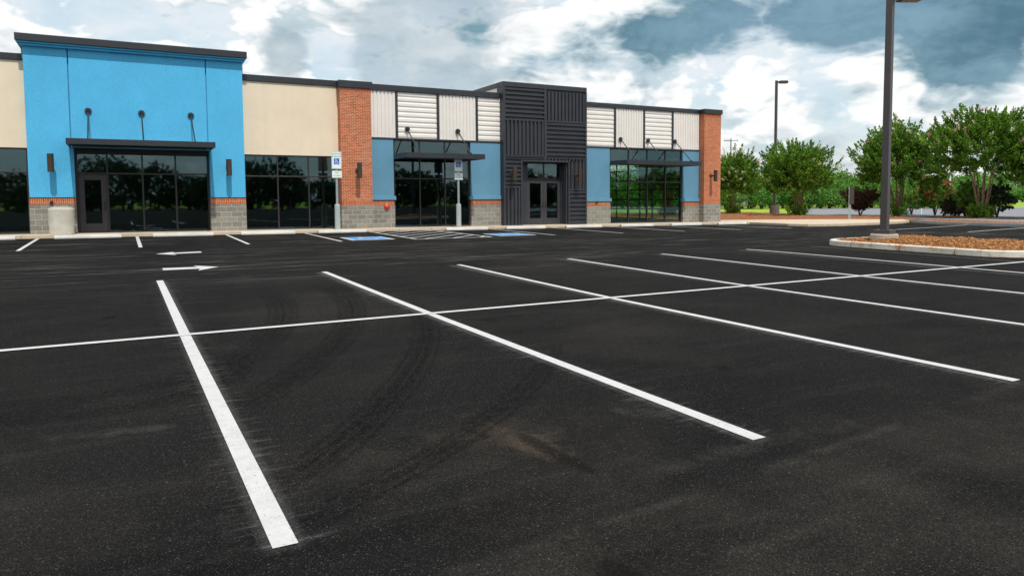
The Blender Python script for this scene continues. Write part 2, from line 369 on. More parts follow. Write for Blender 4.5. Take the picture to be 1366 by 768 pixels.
# ------------------------------------------------------------------ mesh helpers
class MB:
    def __init__(s): s.v = []; s.f = []
    def box(s, x0, x1, y0, y1, z0, z1):
        n = len(s.v)
        s.v += [(x0, y0, z0), (x1, y0, z0), (x1, y1, z0), (x0, y1, z0), (x0, y0, z1), (x1, y0, z1), (x1, y1, z1), (x0, y1, z1)]
        s.f += [tuple(n+i for i in q) for q in ((0, 3, 2, 1), (4, 5, 6, 7), (0, 1, 5, 4), (1, 2, 6, 5), (2, 3, 7, 6), (3, 0, 4, 7))]
        return s
    def face(s, pts):
        n = len(s.v); s.v += [tuple(p) for p in pts]; s.f.append(tuple(range(n, n+len(pts)))); return s
    def tube(s, pts, rads, n=10, caps=True):
        pts = [Vector(p) for p in pts]
        if not isinstance(rads, (list, tuple)): rads = [rads]*len(pts)
        rings = []; prev = None
        for i, p in enumerate(pts):
            d = (pts[min(i+1, len(pts)-1)]-pts[max(i-1, 0)]).normalized()
            a = d.cross(Vector((0, 0, 1)) if abs(d.z) < .95 else Vector((1, 0, 0))).normalized()
            if prev is not None:
                a = (prev-d*prev.dot(d)).normalized()
            prev = a; c = d.cross(a)
            r0 = len(s.v)
            for k in range(n):
                t = 2*math.pi*k/n; s.v.append(tuple(p+(a*math.cos(t)+c*math.sin(t))*rads[i]))
            rings.append(r0)
        for i in range(len(rings)-1):
            for k in range(n):
                k2 = (k+1) % n; s.f.append((rings[i]+k, rings[i]+k2, rings[i+1]+k2, rings[i+1]+k))
        if caps:
            s.f.append(tuple(rings[0]+k for k in reversed(range(n)))); s.f.append(tuple(rings[-1]+k for k in range(n)))
        return s
    def lathe(s, cx, cy, prof, n=28):
        s0 = None; rings = []
        for r, z in prof:
            rings.append(len(s.v))
            for k in range(n):
                t = 2*math.pi*k/n; s.v.append((cx+r*math.cos(t), cy+r*math.sin(t), z))
        for i in range(len(rings)-1):
            for k in range(n):
                k2 = (k+1) % n; s.f.append((rings[i]+k, rings[i]+k2, rings[i+1]+k2, rings[i+1]+k))
        s.f.append(tuple(rings[0]+k for k in reversed(range(n)))); s.f.append(tuple(rings[-1]+k for k in range(n)))
        return s
    def prism(s, poly, z0, z1, zf=None):
        """poly in plan, z may follow function"""
        n = len(poly); b = len(s.v)
        zf = zf or (lambda x, y: 0)
        s.v += [(x, y, z0+zf(x, y)) for x, y in poly]+[(x, y, z1+zf(x, y)) for x, y in poly]
        s.f.append(tuple(b+n+i for i in range(n))); s.f.append(tuple(b+i for i in reversed(range(n))))
        for i in range(n):
            j = (i+1) % n; s.f.append((b+i, b+j, b+n+j, b+n+i))
        return s
    def build(s, name, m, parent=None, origin=(0, 0, 0), smooth=False, bevel=0.):
        me = bpy.data.meshes.new(name)
        ox, oy, oz = origin
        me.from_pydata([(x-ox, y-oy, z-oz) for x, y, z in s.v], [], s.f)
        bm = bmesh.new(); bm.from_mesh(me); bmesh.ops.recalc_face_normals(bm, faces=bm.faces); bm.to_mesh(me); bm.free()
        me.materials.append(M[m] if isinstance(m, str) else m)
        if smooth: me.polygons.foreach_set('use_smooth', [True]*len(me.polygons))
        o = bpy.data.objects.new(name, me); COL.objects.link(o)
        if parent is not None: o.parent = parent
        if bevel:
            md = o.modifiers.new('bevel', 'BEVEL'); md.width = bevel; md.segments = 2; md.limit_method = 'ANGLE'; md.angle_limit = R(40)
        return o
def tag(o, label=None, cat=None, group=None, kind=None):
    if label: o['label'] = label
    if cat: o['category'] = cat
    if group: o['group'] = group
    if kind: o['kind'] = kind
    return o
def empty(name, loc, rz=0.):
    o = bpy.data.objects.new(name, None); COL.objects.link(o); o.location = loc; o.rotation_euler = (0, 0, rz); o.empty_display_size = .3
    return o
def copy_tree(o, parent=None):
    c = o.copy(); COL.objects.link(c); c.parent = parent
    for ch in list(o.children): copy_tree(ch, c)
    return c
def text_mesh(body, size, name, m, parent, loc, rot=(R(90), 0, 0), align='CENTER'):
    cu = bpy.data.curves.new(name, 'FONT'); cu.body = body; cu.size = size; cu.align_x = align; cu.align_y = 'CENTER'; cu.extrude = .001
    t = bpy.data.objects.new('tmp', cu); COL.objects.link(t)
    dg = bpy.context.evaluated_depsgraph_get()
    me = bpy.data.meshes.new_from_object(t.evaluated_get(dg)); bpy.data.objects.remove(t)
    me.materials.clear(); me.materials.append(M[m])
    o = bpy.data.objects.new(name, me); COL.objects.link(o); o.parent = parent; o.location = loc; o.rotation_euler = rot
    return o

# ------------------------------------------------------------------ ground sheets
def sheet(name, x0, x1, y0, y1, dx, ys, zoff, m, parent=None):
    mb = MB(); xs = list(np.linspace(x0, x1, max(2, int((x1-x0)/dx)+1)))
    for y in ys:
        for x in xs: mb.v.append((float(x), float(y), gz(float(x), float(y))+zoff))
    n = len(xs)
    for j in range(len(ys)-1):
        for i in range(n-1): mb.f.append((j*n+i, j*n+i+1, (j+1)*n+i+1, (j+1)*n+i))
    return mb.build(name, m, parent)
YS = sorted(set([-69.9, -60, -45, -35]+[a for a, b in PROF if -60 < a < -1]+list(np.arange(-30, -1.4, .5))+[-16, -2]))
lot = sheet('parking_lot', -90, 41, 0, 0, 1.0, [float(y) for y in YS if y <= -1.5], 0, 'asphalt'); tag(lot, kind='structure')

# terrain: one great sheet to the horizon
mb = MB(); mb.face([(-2500, -2500, -.13), (2500, -2500, -.13), (2500, 2500, -.13), (-2500, 2500, -.13)])
tag(mb.build('terrain', 'grass'), kind='structure')

def strip(pts, width, name='stall_line', off=.005, m='paint', step=.5, parent=lot):
    """painted band following the ground"""
    mb = MB(); P = [Vector((*p, 0)) for p in pts]
    a, b = P[0], P[-1]; L = (b-a).length; d = (b-a)/L; s_ = Vector((-d.y, d.x, 0))*width/2
    n = max(1, int(L/step))
    for i in range(n+1):
        c = a+d*L*i/n
        for q in (c-s_, c+s_): mb.v.append((q.x, q.y, gz(q.x, q.y)+off))
    for i in range(n): mb.f.append((2*i, 2*i+1, 2*i+3, 2*i+2))
    return mb.build(name, m, parent)
W = .105
YSt, YCr, YEn = -17.6, -23.22, -28.55
SX = [-2.43, .37, 3.15, 5.88, 8.69, 11.72]
SXe = [-2.42, .34, 3.14, 5.87, 8.62, 11.4]
SXs = [-2.44, .42, 3.26, 6.02, 8.76, 11.66]
for i in range(6):
    mb = MB()
    segs = [(SXs[i], YSt), (SX[i], YCr), (SXe[i], YEn)]
    rows = []
    for (xa, ya), (xb, yb) in zip(segs[:-1], segs[1:]):
        for t in np.linspace(0, 1, 14): rows.append((xa+(xb-xa)*t, ya+(yb-ya)*t))
    # a smooth line through the three measured points
    rows = []
    cf = np.polyfit([p[1] for p in segs], [p[0] for p in segs], 2)
    for t in np.linspace(YSt, YEn, 26): rows.append((float(np.polyval(cf, t)), float(t)))
    for x, y in rows:
        for s_ in (-W/2, W/2): mb.v.append((x+s_, y, gz(x+s_, y)+.005))
    for k in range(len(rows)-1): mb.f.append((2*k, 2*k+1, 2*k+3, 2*k+2))
    mb.build('stall_line', 'paint', lot)
strip([(-12, YCr-.02), (14.6, YCr+.06)], W, 'stall_line', .009, step=1.0)
OX = [wx(u, -7.3, v) for u, v in ((24, 336.6), (187.6, 331.9), (331.5, 325.6), (455.2, 320.8), (555.3, 317.4), (655.4, 314.8), (740, 312.6), (830.4, 310.2), (912.5, 309.3), (984.3, 307.8), (1051.7, 305.5))]
OX = [OX[0]-3.0]+OX
print('OX', [round(x, 2) for x in OX])
for i, x in enumerate(OX):
    y0 = -7.35 if i < 10 else -7.5
    strip([(x+.02*(x-6)*.0, -1.78), (x, y0)], W, 'stall_line')
hx0, hx1 = OX[5], OX[6]
strip([(hx0+W/2, -7.3), (hx1-W/2, -7.3)], W, 'hatch_line')
for k in range(8):
    a = k*1.0-2.2
    # 45 degree bar clipped to the aisle
    x0, y0, x1, y1 = hx0, -7.3+a, hx1, -7.3+a+(hx1-hx0)*.9
    sl = (y1-y0)/(x1-x0)
    if y0 < -7.22: x0 += (-7.22-y0)/sl; y0 = -7.22
    if y1 > -1.85: x1 -= (y1+1.85)/sl; y1 = -1.85
    if x1-x0 > .3: strip([(x0+W*.55, y0), (x1-W*.55, y1)], W, 'hatch_line')
# right hand stalls
for a, b in (((1195, 306.3), (1296, 300)), ((1291, 309.5), (1375, 303.3))):
    p, q = G(*a), G(*b); strip([(p.x, p.y), (q.x, q.y)], W)
def flat(pts, name, m, off=.006, parent=lot):
    mb = MB(); mb.face([(x, y, gz(x, y)+off) for x, y in pts]); return mb.build(name, m, parent)
def arrow(tip, tail, name='arrow_marking'):
    dx = tail[0]-tip[0]; sg = 1 if dx > 0 else -1
    (tx, ty), (lx, ly) = tip, tail
    hb = tx+dx*.42
    pts = [(tx, ty), (hb, ty+.62), (tx+dx*.36, ty+.22), (lx, ly+.24), (lx, ly-.24), (tx+dx*.36, ty-.22), (hb, ty-.62)]
    flat(pts, name, 'paint')
arrow((-2.24, -10.5), (-1.12, -10.3))
arrow((-1.23, -15.35), (-2.29, -15.3))
def ada(cx, cy, w=1.55, h=1.75):
    o = flat([(cx-w/2, cy-h/2), (cx+w/2, cy-h/2), (cx+w/2, cy+h/2), (cx-w/2, cy+h/2)], 'accessible_marking', 'paint', .005)
    a, b = w/2-.14, h/2-.12
    flat([(cx-a, cy-b), (cx+a, cy-b), (cx+a, cy+b), (cx-a, cy+b)], 'blue_field', 'bluepaint', .009, o)
    mb = MB()
    def q(pts): mb.face([(cx+x, cy+y, gz(cx+x, cy+y)+.013) for x, y in pts])
    q([(-.12+.11*math.cos(t), .52+.11*math.sin(t)) for t in np.linspace(0, 2*math.pi, 13)[:-1]])
    for p0, p1, ww in (((-.12, .38), (-.06, .0), .1), ((-.06, .0), (.24, .0), .09), ((.24, .04), (.36, -.38), .09), ((.36, -.38), (.47, -.34), .07), ((-.1, .2), (.2, .2), .07)):
        d = Vector((p1[0]-p0[0], p1[1]-p0[1])).normalized(); s_ = Vector((-d.y, d.x))*ww/2
        q([(p0[0]-s_.x, p0[1]-s_.y), (p1[0]-s_.x, p1[1]-s_.y), (p1[0]+s_.x, p1[1]+s_.y), (p0[0]+s_.x, p0[1]+s_.y)])
    ts = np.linspace(R(100), R(340), 16)
    for t0, t1 in zip(ts[:-1], ts[1:]):
        q([(-.02+r_*math.cos(t), -.2+r_*math.sin(t)) for r_, t in ((.30, t0), (.37, t0), (.37, t1), (.30, t1))])
    mb.build('wheelchair_figure', 'paint', o)
ada((OX[4]+OX[5])/2-.1, -6.15); ada((OX[6]+OX[7])/2, -6.1)

# sidewalk along the shops
mb = MB()
xs = np.linspace(-30, 27.4, 60)
for a, b in zip(xs[:-1], xs[1:]):
    a, b = float(a), float(b)
    n = len(mb.v)
    mb.v += [(a, -1.62, walkz(a)-.30), (b, -1.62, walkz(b)-.30), (b, -1.60, walkz(b)), (a, -1.60, walkz(a)), (b, .35, walkz(b)), (a, .35, walkz(a))]
    mb.f += [(n, n+1, n+2, n+3), (n+3, n+2, n+4, n+5)]
tag(mb.build('sidewalk', 'walk'), kind='structure')
# concrete apron that swings out at the far corner
arc = [(27.4, .3), (27.4, -1.60), (28.0, -2.2), (27.8, -3.6), (27.6, -5.2), (27.9, -6.2), (28.6, -6.6), (30.4, -6.7), (33.2, -6.75), (35.5, -6.3), (37.2, -5.6), (38.2, -4.6)]
back = [(38.6, -4.3), (36.9, -2.6), (34.6, -.9), (32.0, .6), (29.5, 1.6)]
mb = MB(); mb.prism(arc+back, -.25, .075, lambda x, y: 0)
tag(mb.build('corner_sidewalk', 'walk', bevel=.015), kind='structure')
# curb on the right
def curbline(pts, w, h, name, m, zb=-.15):
    mb = MB()
    P = [Vector((x, y, 0)) for x, y in pts]; prev = None
    for i, p in enumerate(P):
        d = (P[min(i+1, len(P)-1)]-P[max(i-1, 0)]).normalized(); s_ = Vector((-d.y, d.x, 0))*w
        z = gz(p.x, p.y)
        r0 = len(mb.v)
        mb.v += [(p.x, p.y, z+zb), (p.x+s_.x*.08, p.y+s_.y*.08, z+h), (p.x+s_.x, p.y+s_.y, z+h), (p.x+s_.x, p.y+s_.y, z+zb)]
        if prev is not None:
            for k in range(4): mb.f.append((prev+k, prev+(k+1) % 4, r0+(k+1) % 4, r0+k))
        prev = r0
    mb.f += [(0, 1, 2, 3), (prev, prev+3, prev+2, prev+1)]
    return mb.build(name, m)
rc = [(28.5, -24.), (30.4, -18.8), (32.8, -13.9), (34.4, -10.4), (35.6, -8.1), (37.2, -5.65)]
o = curbline(list(reversed(rc)), .25, .14, 'curb', 'curbgrey'); tag(o, kind='structure')

# mulch beds
def bed(name, poly, zbase, m, amp=.05, step=.5, chips=0, mound=0.):
    """a rough sheet inside a polygon"""
    xs = [p[0] for p in poly]; ys = [p[1] for p in poly]
    def inside(x, y):
        c = False; j = len(poly)-1
        for i in range(len(poly)):
            xi, yi = poly[i]; xj, yj = poly[j]
            if (yi > y) != (yj > y) and x < (xj-xi)*(y-yi)/(yj-yi)+xi: c = not c
            j = i
        return c
    bm = bmesh.new(); vs = [bm.verts.new((x, y, 0)) for x, y in poly]; bm.faces.new(vs)
    bmesh.ops.triangulate(bm, faces=bm.faces)
    def edgedist(x, y):
        d = 9
        for i in range(len(poly)):
            ax, ay = poly[i-1]; bx, by = poly[i]
            t = max(0, min(1, ((x-ax)*(bx-ax)+(y-ay)*(by-ay))/max(1e-9, (bx-ax)**2+(by-ay)**2)))
            d = min(d, math.hypot(x-ax-t*(bx-ax), y-ay-t*(by-ay)))
        return d
    for ax, lo, hi in (((1, 0, 0), min(xs), max(xs)), ((0, 1, 0), min(ys), max(ys))):
        v = lo+step
        while v < hi:
            co = tuple(a*v for a in ax)
            bmesh.ops.bisect_plane(bm, geom=bm.verts[:]+bm.edges[:]+bm.faces[:], plane_co=co, plane_no=ax)
            v += step
    def h(x, y):
        e = edgedist(x, y)
        return zbase+mound*min(1, e/1.2)+min(1, e/.25)*amp*(mnoise.noise((x*1.7, y*1.7, 1))+.6*mnoise.noise((x*5, y*5, 2))+.4*mnoise.noise((x*11, y*11, 3)))
    for v in bm.verts: v.co.z = h(v.co.x, v.co.y)
    me = bpy.data.meshes.new(name); bm.to_mesh(me); bm.free(); me.materials.append(M[m])
    o = bpy.data.objects.new(name, me); COL.objects.link(o)
    if chips:
        mb = MB(); k = 0
        while k < chips:
            x = rnd.uniform(min(xs), max(xs)); y = rnd.uniform(min(ys), max(ys))
            if not inside(x, y) or edgedist(x, y) < .03: continue
            k += 1; z = h(x, y)+rnd.uniform(.0, .03)
            a = rnd.uniform(0, 6.28); l = rnd.uniform(.012, .042); w = rnd.uniform(.004, .011)
            d = Vector((math.cos(a), math.sin(a), rnd.uniform(-.5, .5)))*l; s_ = Vector((-math.sin(a), math.cos(a), rnd.uniform(-.8, .8)))*w
            c = Vector((x, y, z)); up = Vector((0, 0, rnd.uniform(.006, .016)))
            p = [c-d-s_, c+d-s_, c+d*.8+s_, c-d*.9+s_]
            n = len(mb.v); mb.v += [tuple(q) for q in p]+[tuple(q+up) for q in p]
            mb.f += [tuple(n+i for i in q) for q in ((0, 3, 2, 1), (4, 5, 6, 7), (0, 1, 5, 4), (1, 2, 6, 5), (2, 3, 7, 6), (3, 0, 4, 7))]
        c = mb.build('bark_chips', 'chips', o); c['kind'] = 'stuff'
    return o
bedpoly = [(28.4, 1.9), (32.0, .75), (34.6, -.75), (36.9, -2.45), (38.8, -4.3), (40.5, -3.6), (44, -2.0), (49.2, 4.2), (47.2, 10.3), (51.2, 15.5), (52.5, 24.5), (40, 28), (28.4, 20)]
tag(bed('mulch_bed', bedpoly, -.02, 'mulchdark', .10, .8, 2600), 'brown bark mulch bed between the corner sidewalk and the trees', 'mulch', kind='stuff')
bp2 = [(37.45, -5.7), (35.85, -8.2), (34.65, -10.5), (33.05, -14.), (30.6, -18.9), (28.7, -24), (33.5, -24), (36.0, -14), (38.3, -9.5), (40.2, -5.2)]
bp2 = [(x, y) for x, y in bp2]
tag(bed('mulch_strip', bp2, .09, 'mulchdark', .05, .6, 900), 'narrow brown mulch strip behind the grey curb', 'mulch', kind='stuff')
bp3 = [(48.3, -5.8), (52, -5.0), (52.6, .5), (50, 1.6), (47.6, -1)]
tag(bed('mulch_patch', bp3, -.03, 'mulchdark', .06, .6, 0), 'mulch mound at the foot of the tall flowering tree', 'mulch', kind='stuff')

# street behind the viewer, mirrored in the windows
mb = MB(); mb.face([(x, y, -.03) for x, y in [(-120, -130), (220, -130), (220, -70), (-120, -70)]])
tag(mb.build('street', 'road_dark'), kind='structure')
# roads beyond
mb = MB(); mb.face([(x, y, -.075) for x, y in [(47.4, 10.1), (77.8, 36), (90, 25), (104, 20), (150, 8), (150, -80), (41, -80), (41, -24), (41, -3.8), (44.2, -2.2)]])
tag(mb.build('side_road', 'road'), kind='structure')
mb = MB(); mb.face([(x, y, -.06) for x, y in [(190, 70), (205, 62), (520, 190), (480, 215)]])
mb.face([(77.8, 36.05, -.05), (90, 25.05, -.05), (104, 20.05, -.05), (150, 8.05, -.05), (152, 9.6, -.05), (105, 21.8, -.05), (91, 27, -.05), (79.5, 37.8, -.05)])
tag(mb.build('far_road', 'paleroad'), kind='structure')

# kerbed island with mulch
def rrect(x0, x1, y0, y1, rs, n=8):
    pts = []
    for (cx, cy, a0), r in zip(((x1-rs[0], y1-rs[0], 0), (x0+rs[1], y1-rs[1], 90), (x0+rs[2], y0+rs[2], 180), (x1-rs[3], y0+rs[3], 270)), rs):
        for k in range(n+1):
            a = R(a0+90*k/n); pts.append((cx+r*math.cos(a), cy+r*math.sin(a)))
    return pts
isl = empty('parking_island', (16.6, -19.9, .05))
tag(isl, 'kerbed island of orange bark mulch around the near lamp post', 'island')
outer = rrect(14.72, 18.75, -22.65, -17.15, (1.7, 1.2, .9, .9)); inner = rrect(14.89, 18.58, -22.48, -17.32, (1.55, 1.05, .75, .75))
mb = MB(); n = len(outer)
for ring, hh in ((outer, -.1), (outer, .13), ):
    mb.v += [(x+(0 if hh < 0 else (16.7-x)*.006), y+(0 if hh < 0 else (-19.9-y)*.006), gz(x, y)+hh) for x, y in ring]
mb.v += [(x, y, gz(x, y)+.15) for x, y in [((a[0]*.7+b[0]*.3), (a[1]*.7+b[1]*.3)) for a, b in zip(outer, inner)]]
mb.v += [(x, y, gz(x, y)+.15) for x, y in inner]
mb.v += [(x, y, gz(x, y)-.1) for x, y in inner]
for k in range(4):
    for i in range(n):
        j = (i+1) % n; mb.f.append((k*n+i, k*n+j, (k+1)*n+j, (k+1)*n+i))
mb.build('curb', 'curb', isl, isl.location)
ob = bed('mulch', rrect(14.885, 18.585, -22.485, -17.315, (1.555, 1.055, .755, .755)), .15, 'mulch', .06, .22, 14000, .11)
ob.parent = isl; ob.location = -Vector(isl.location)

# ------------------------------------------------------------------ the shop building
BO = Vector((10, 0, .15))
bld = empty('retail_building', BO)
tag(bld, 'long single storey shop building with bright blue, cream, brick and black metal fronts', 'building')
def part(name, mb, m, parent=None, bevel=0., smooth=False):
    return mb.build(name, m, parent or bld, BO, smooth, bevel)
def bx(name, m, *a, parent=None, bevel=0.): return part(name, MB().box(*a), m, parent, bevel)
XL, XR, YB = -24., 27.45, 18.
H = 6.58
BD = -.12   # bottoms go a little below the walk

# --- cream walls (over the shop windows)
def coping(x0, x1, y, z0, z1, dy=.5): return bx('coping', 'darktrim', x0, x1, y, y+dy, z0, z1, bevel=.012)
bx('stucco_wall', 'cream', XL, -5.93, 0, .25, 3.42, 6.56)
coping(XL, -5.96, -.06, 6.54, 6.78)
bx('stucco_wall', 'cream', 1.5, 5.5, 0, .25, 3.36, 6.38)
coping(1.53, 5.42, -.06, 6.36, 6.62)

# --- blue block
YF = -.3
bl = MB()
zt = 7.02; j1, j2 = -4.535, .13; zc = 3.46
bl.box(-5.9, j1-.022, YF, YF+.2, zc, zt); bl.box(j1+.022, j2-.022, YF, YF+.2, zc, zt); bl.box(j2+.022, 1.5, YF, YF+.2, zc, zt)
bl.box(-5.89, 1.49, YF+.13, .3, zc+.02, zt-.02)
bw = part('blue_wall', bl, 'blue')
wx0, wx1 = -4.47, .18
bx('blue_wall', 'blue', -5.9, wx0, YF, .30, 1.60, zc); bx('blue_wall', 'blue', wx1, 1.5, YF, .30, 1.55, zc)
for x0, x1, zs in ((-5.9, wx0, 1.36), (wx1, 1.5, 1.33)):
    bx('soldier_course', 'soldier', x0-.01, x1+.004, YF-.015, .29, zs, zs+.235)
    bx('block_base', 'block', x0-.02, x1+.008, YF-.03, .285, BD, zs-.004)
    bx('wall_flashing', 'darktrim', x0-.012, x1+.002, YF-.03, YF+.02, zs+.237, zs+.262)
# little return of the cream side walls above the roof behind the blue block
co = MB().box(-6.1, 1.67, YF-.27, 1.2, 7.16, 7.42)
cor = part('cornice', MB().box(-6.0, 1.58, YF-.13, .3, 7.02, 7.095).box(-6.06, 1.63, YF-.21, .35, 7.10, 7.158), 'blue', bevel=.008)
part('coping', co, 'darktrim', bevel=.012)
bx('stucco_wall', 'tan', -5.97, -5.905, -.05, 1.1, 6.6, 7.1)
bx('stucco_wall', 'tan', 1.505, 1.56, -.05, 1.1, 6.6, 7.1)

# --- brick piers
def pier(x0, x1, zb0, zb1, ztop, zc1):
    p = bx('brick_pier', 'brick', x0, x1, -.4, .3, zb1, ztop)
    bx('soldier_course', 'soldier', x0-.004, x1+.004, -.404, .296, zb0, zb1-.002, parent=p)
    bx('soldier_course', 'soldier', x0-.004, x1+.004, -.404, .296, ztop+.002, ztop+.18, parent=p)
    bx('block_base', 'block', x0-.02, x1+.02, -.42, .29, BD, zb0-.002, parent=p)
    bx('coping', 'darktrim', x0-.06, x1+.06, -.47, .36, ztop+.182, zc1, parent=p, bevel=.012)
pier(5.44, 6.82, 1.22, 1.42, 6.12, 6.60)
pier(26.25, 27.5, 1.12, 1.31, 6.02, 6.46)

# --- slate walls with ledge
def slate(x0, x1, zl, zh, side):
    w = bx('slate_wall', 'slate', x0, x1, 0, .3, zl+.19, zh)
    e0, e1 = (x0, x1+.07) if side == 'R' else (x0-.07, x1)
    part('ledge', MB().box(e0, e1, -.09, .28, zl+.012, zl+.19), 'slate', w, bevel=.012)
    bx('ledge_flashing', 'darktrim', e0, e1, -.07, .26, zl-.02, zl+.008, parent=w)
    bx('soldier_course', 'soldier', x0, x1, -.05, .27, zl-.215, zl-.022)
    bx('block_base', 'block', x0-.004, x1+.01, -.065, .27, BD, zl-.22)
slate(6.845, 7.95, 1.43, 4.2, 'R'); slate(11.80, 13.40, 1.42, 4.17, 'L')
slate(18.27, 19.97, 1.27, 4.12, 'R'); slate(25.02, 26.22, 1.22, 4.12, 'L')

# --- ribbed white metal panels above
def ribbed(x0, x1, z0, z1, y, vertical, pitch, depth, flat_=.55, side=.2):
    """trapezoid sheet: ribs stand proud of the valley by depth"""
    mb = MB(); L = (x1-x0) if vertical else (z1-z0)
    n = max(2, round(L/pitch)); p = L/n; prof = []
    for i in range(n):
        a = i*p
        prof += [(a, 0), (a+p*(1-flat_-2*side)*1.0, 0), (a+p*(1-flat_-side), -depth), (a+p*(1-side), -depth)]
    prof.append((L, 0))
    for t, d in prof:
        if vertical: mb.v += [(x0+t, y+d, z0), (x0+t, y+d, z1)]
        else: mb.v += [(x0, y+d, z0+t), (x1, y+d, z0+t)]
    for i in range(len(prof)-1): mb.f.append((2*i, 2*i+1, 2*i+3, 2*i+2))
    return mb
trims = MB()
for (xa, xb, kinds, zt_) in ((6.845, 13.40, (8.13, 10.14, 12.15), 6.33), (18.27, 26.22, (20.29, 22.25, 24.25), 6.24)):
    cuts = [xa]+list(kinds)+[xb]; vert = xa < 10
    zb_ = 4.22 if xa < 10 else 4.15
    bx('panel_backing', 'charcoal', xa, xb, .05, .3, zb_-.02, zt_)
    for i in range(4):
        a, b = cuts[i]+(.05 if i else 0), cuts[i+1]-(.05 if i < 3 else 0)
        v = (i % 2 == 0) if vert else (i % 2 == 1)
        part('white_ribbed_panel', ribbed(a, b, zb_+.03, zt_, .03, v, .17 if v else .228, .035 if v else .024, .62 if v else .45, .1 if v else .25), 'white_metal')
    for c in kinds: bx('panel_trim', 'darktrim', c-.055, c+.055, -.035, .06, zb_+.02, zt_)
    bx('panel_trim', 'darktrim', xa, xb, -.03, .06, zb_-.035, zb_+.028)
coping(6.89, 13.38, -.06, 6.33, 6.60); coping(18.3, 26.18, -.06, 6.235, 6.46)

# --- dark metal tower
TX0, TX1, TY = 13.40, 18.26, -.32
dx0, dx1, dz = 14.45, 17.12, 3.28
tw = MB().box(TX0+.02, TX1-.02, TY+.06, 0, dz+.1, 6.9).box(TX0+.02, dx0, TY+.06, .45, BD, dz+.1).box(dx1, TX1-.02, TY+.06, .45, BD, dz+.1).box(TX0+.02, TX1-.02, 0, .3, dz+.1, 6.9)
part('tower_wall', tw, 'charcoal')
bx('tower_side', 'whitewall', TX0+.03, TX0+.2, .31, 3.1, 5.9, 6.88); bx('tower_side', 'whitewall', TX1-.2, TX1-.03, .31, 3.1, 5.9, 6.88)
part('coping', MB().box(TX0-.01, TX1+.01, TY-.02, .25, 6.885, 7.12).box(TX0-.01, TX0+.26, .26, 3.15, 6.885, 7.115).box(TX1-.26, TX1+.01, .26, 3.15, 6.885, 7.115), 'charcoal', bevel=.01)
xm = 15.78; e = .07
def dp(x0, x1, z0, z1, v): part('metal_panel', ribbed(x0, x1, z0, z1, TY+.04, v, .215, .075, .45, .14), 'charcoal')
dp(TX0+.12, xm-e, 5.36, 6.86, False); dp(xm+e, TX1-.1, 5.36, 6.80, True)
dp(TX0+.12, xm-e, 3.60, 5.26, True); dp(xm+e, TX1-.1, 3.52, 5.26, False)
dp(TX0+.12, xm-e, 3.36, 3.54, False); dp(xm+e, TX1-.1, 3.36, 3.46, True)
dp(TX0+.12, dx0-.1, 2.08, 3.33, False); dp(TX0+.12, dx0-.1, BD, 1.98, True)
dp(dx1+.1, TX1-.1, 1.95, 3.33, True); dp(dx1+.1, TX1-.1, BD, 1.85, False)
tr = MB().box(TX0, TX0+.115, TY-.045, .3, BD, 6.88).box(TX1-.095, TX1, TY-.045, .3, BD, 6.88)
tr.box(xm-e+.003, xm+e-.003, TY-.04, TY+.05, 3.34, 6.88).box(TX0+.12, xm-e, TY-.038, TY+.05, 5.265, 5.355).box(xm+e, TX1-.1, TY-.038, TY+.05, 5.265, 5.355)
tr.box(TX0+.12, xm-e, TY-.038, TY+.05, 3.545, 3.595).box(xm+e, TX1-.1, TY-.038, TY+.05, 3.465, 3.515)
tr.box(TX0+.12, dx0-.1, TY-.038, TY+.05, 1.985, 2.075).box(dx1+.1, TX1-.1, TY-.038, TY+.05, 1.855, 1.945)
tr.box(dx0-.097, dx0, TY-.05, .3, BD, dz+.08).box(dx1, dx1+.097, TY-.05, .3, BD, dz+.08).box(dx0+.003, dx1-.003, TY-.05, .3, dz, dz+.08)
part('tower_trim', tr, 'charcoal', bevel=.006)
jm = ribbed(0, .44, BD, dz, 0, True, .16, .05, .45, .14); jm.v = [(dx1-.006+d, -.29+t, z) for t, d, z in jm.v]
part('jamb_panel', jm, 'charcoal')

# --- glazing
def window(x0, x1, z0, z1, y, vs, hs, m='glass', fw=.055, skip=None):
    f = MB(); d = .06
    f.box(x0, x1, y-d, y+d, z0, z0+fw).box(x0, x1, y-d, y+d, z1-fw, z1)
    f.box(x0, x0+fw, y-d, y+d, z0+fw, z1-fw).box(x1-fw, x1, y-d, y+d, z0+fw, z1-fw)
    for v in vs: f.box(v-fw/2, v+fw/2, y-d+.004, y+d-.004, z0+fw, z1-fw)
    for h in hs:
        c = [x0+fw]+[q for v in vs for q in (v-fw/2, v+fw/2)]+[x1-fw]
        for a, b in zip(c[::2], c[1::2]):
            if skip and skip(a, b): continue
            f.box(a, b, y-d+.002, y+d-.002, h-fw/2, h+fw/2)
    w = part('window', MB().box(x0+.02, x1-.02, y-.012, y+.012, z0+.02, z1-.02), m)
    w.name = 'window'
    part('frame', f, 'frame', w, bevel=.006)
    return w
window(XL+12, -5.93, .25, 3.42, .1, [-10.4, -8.9, -7.4], [2.55])
v2 = [wx(370.5, .1, 240), wx(411.8, .1, 240)]
window(1.52, 5.46, .2, 3.36, .12, v2, [2.47])
bv = [wx(u, .1, 235) for u in (143.3, 190.2, 234.4)]
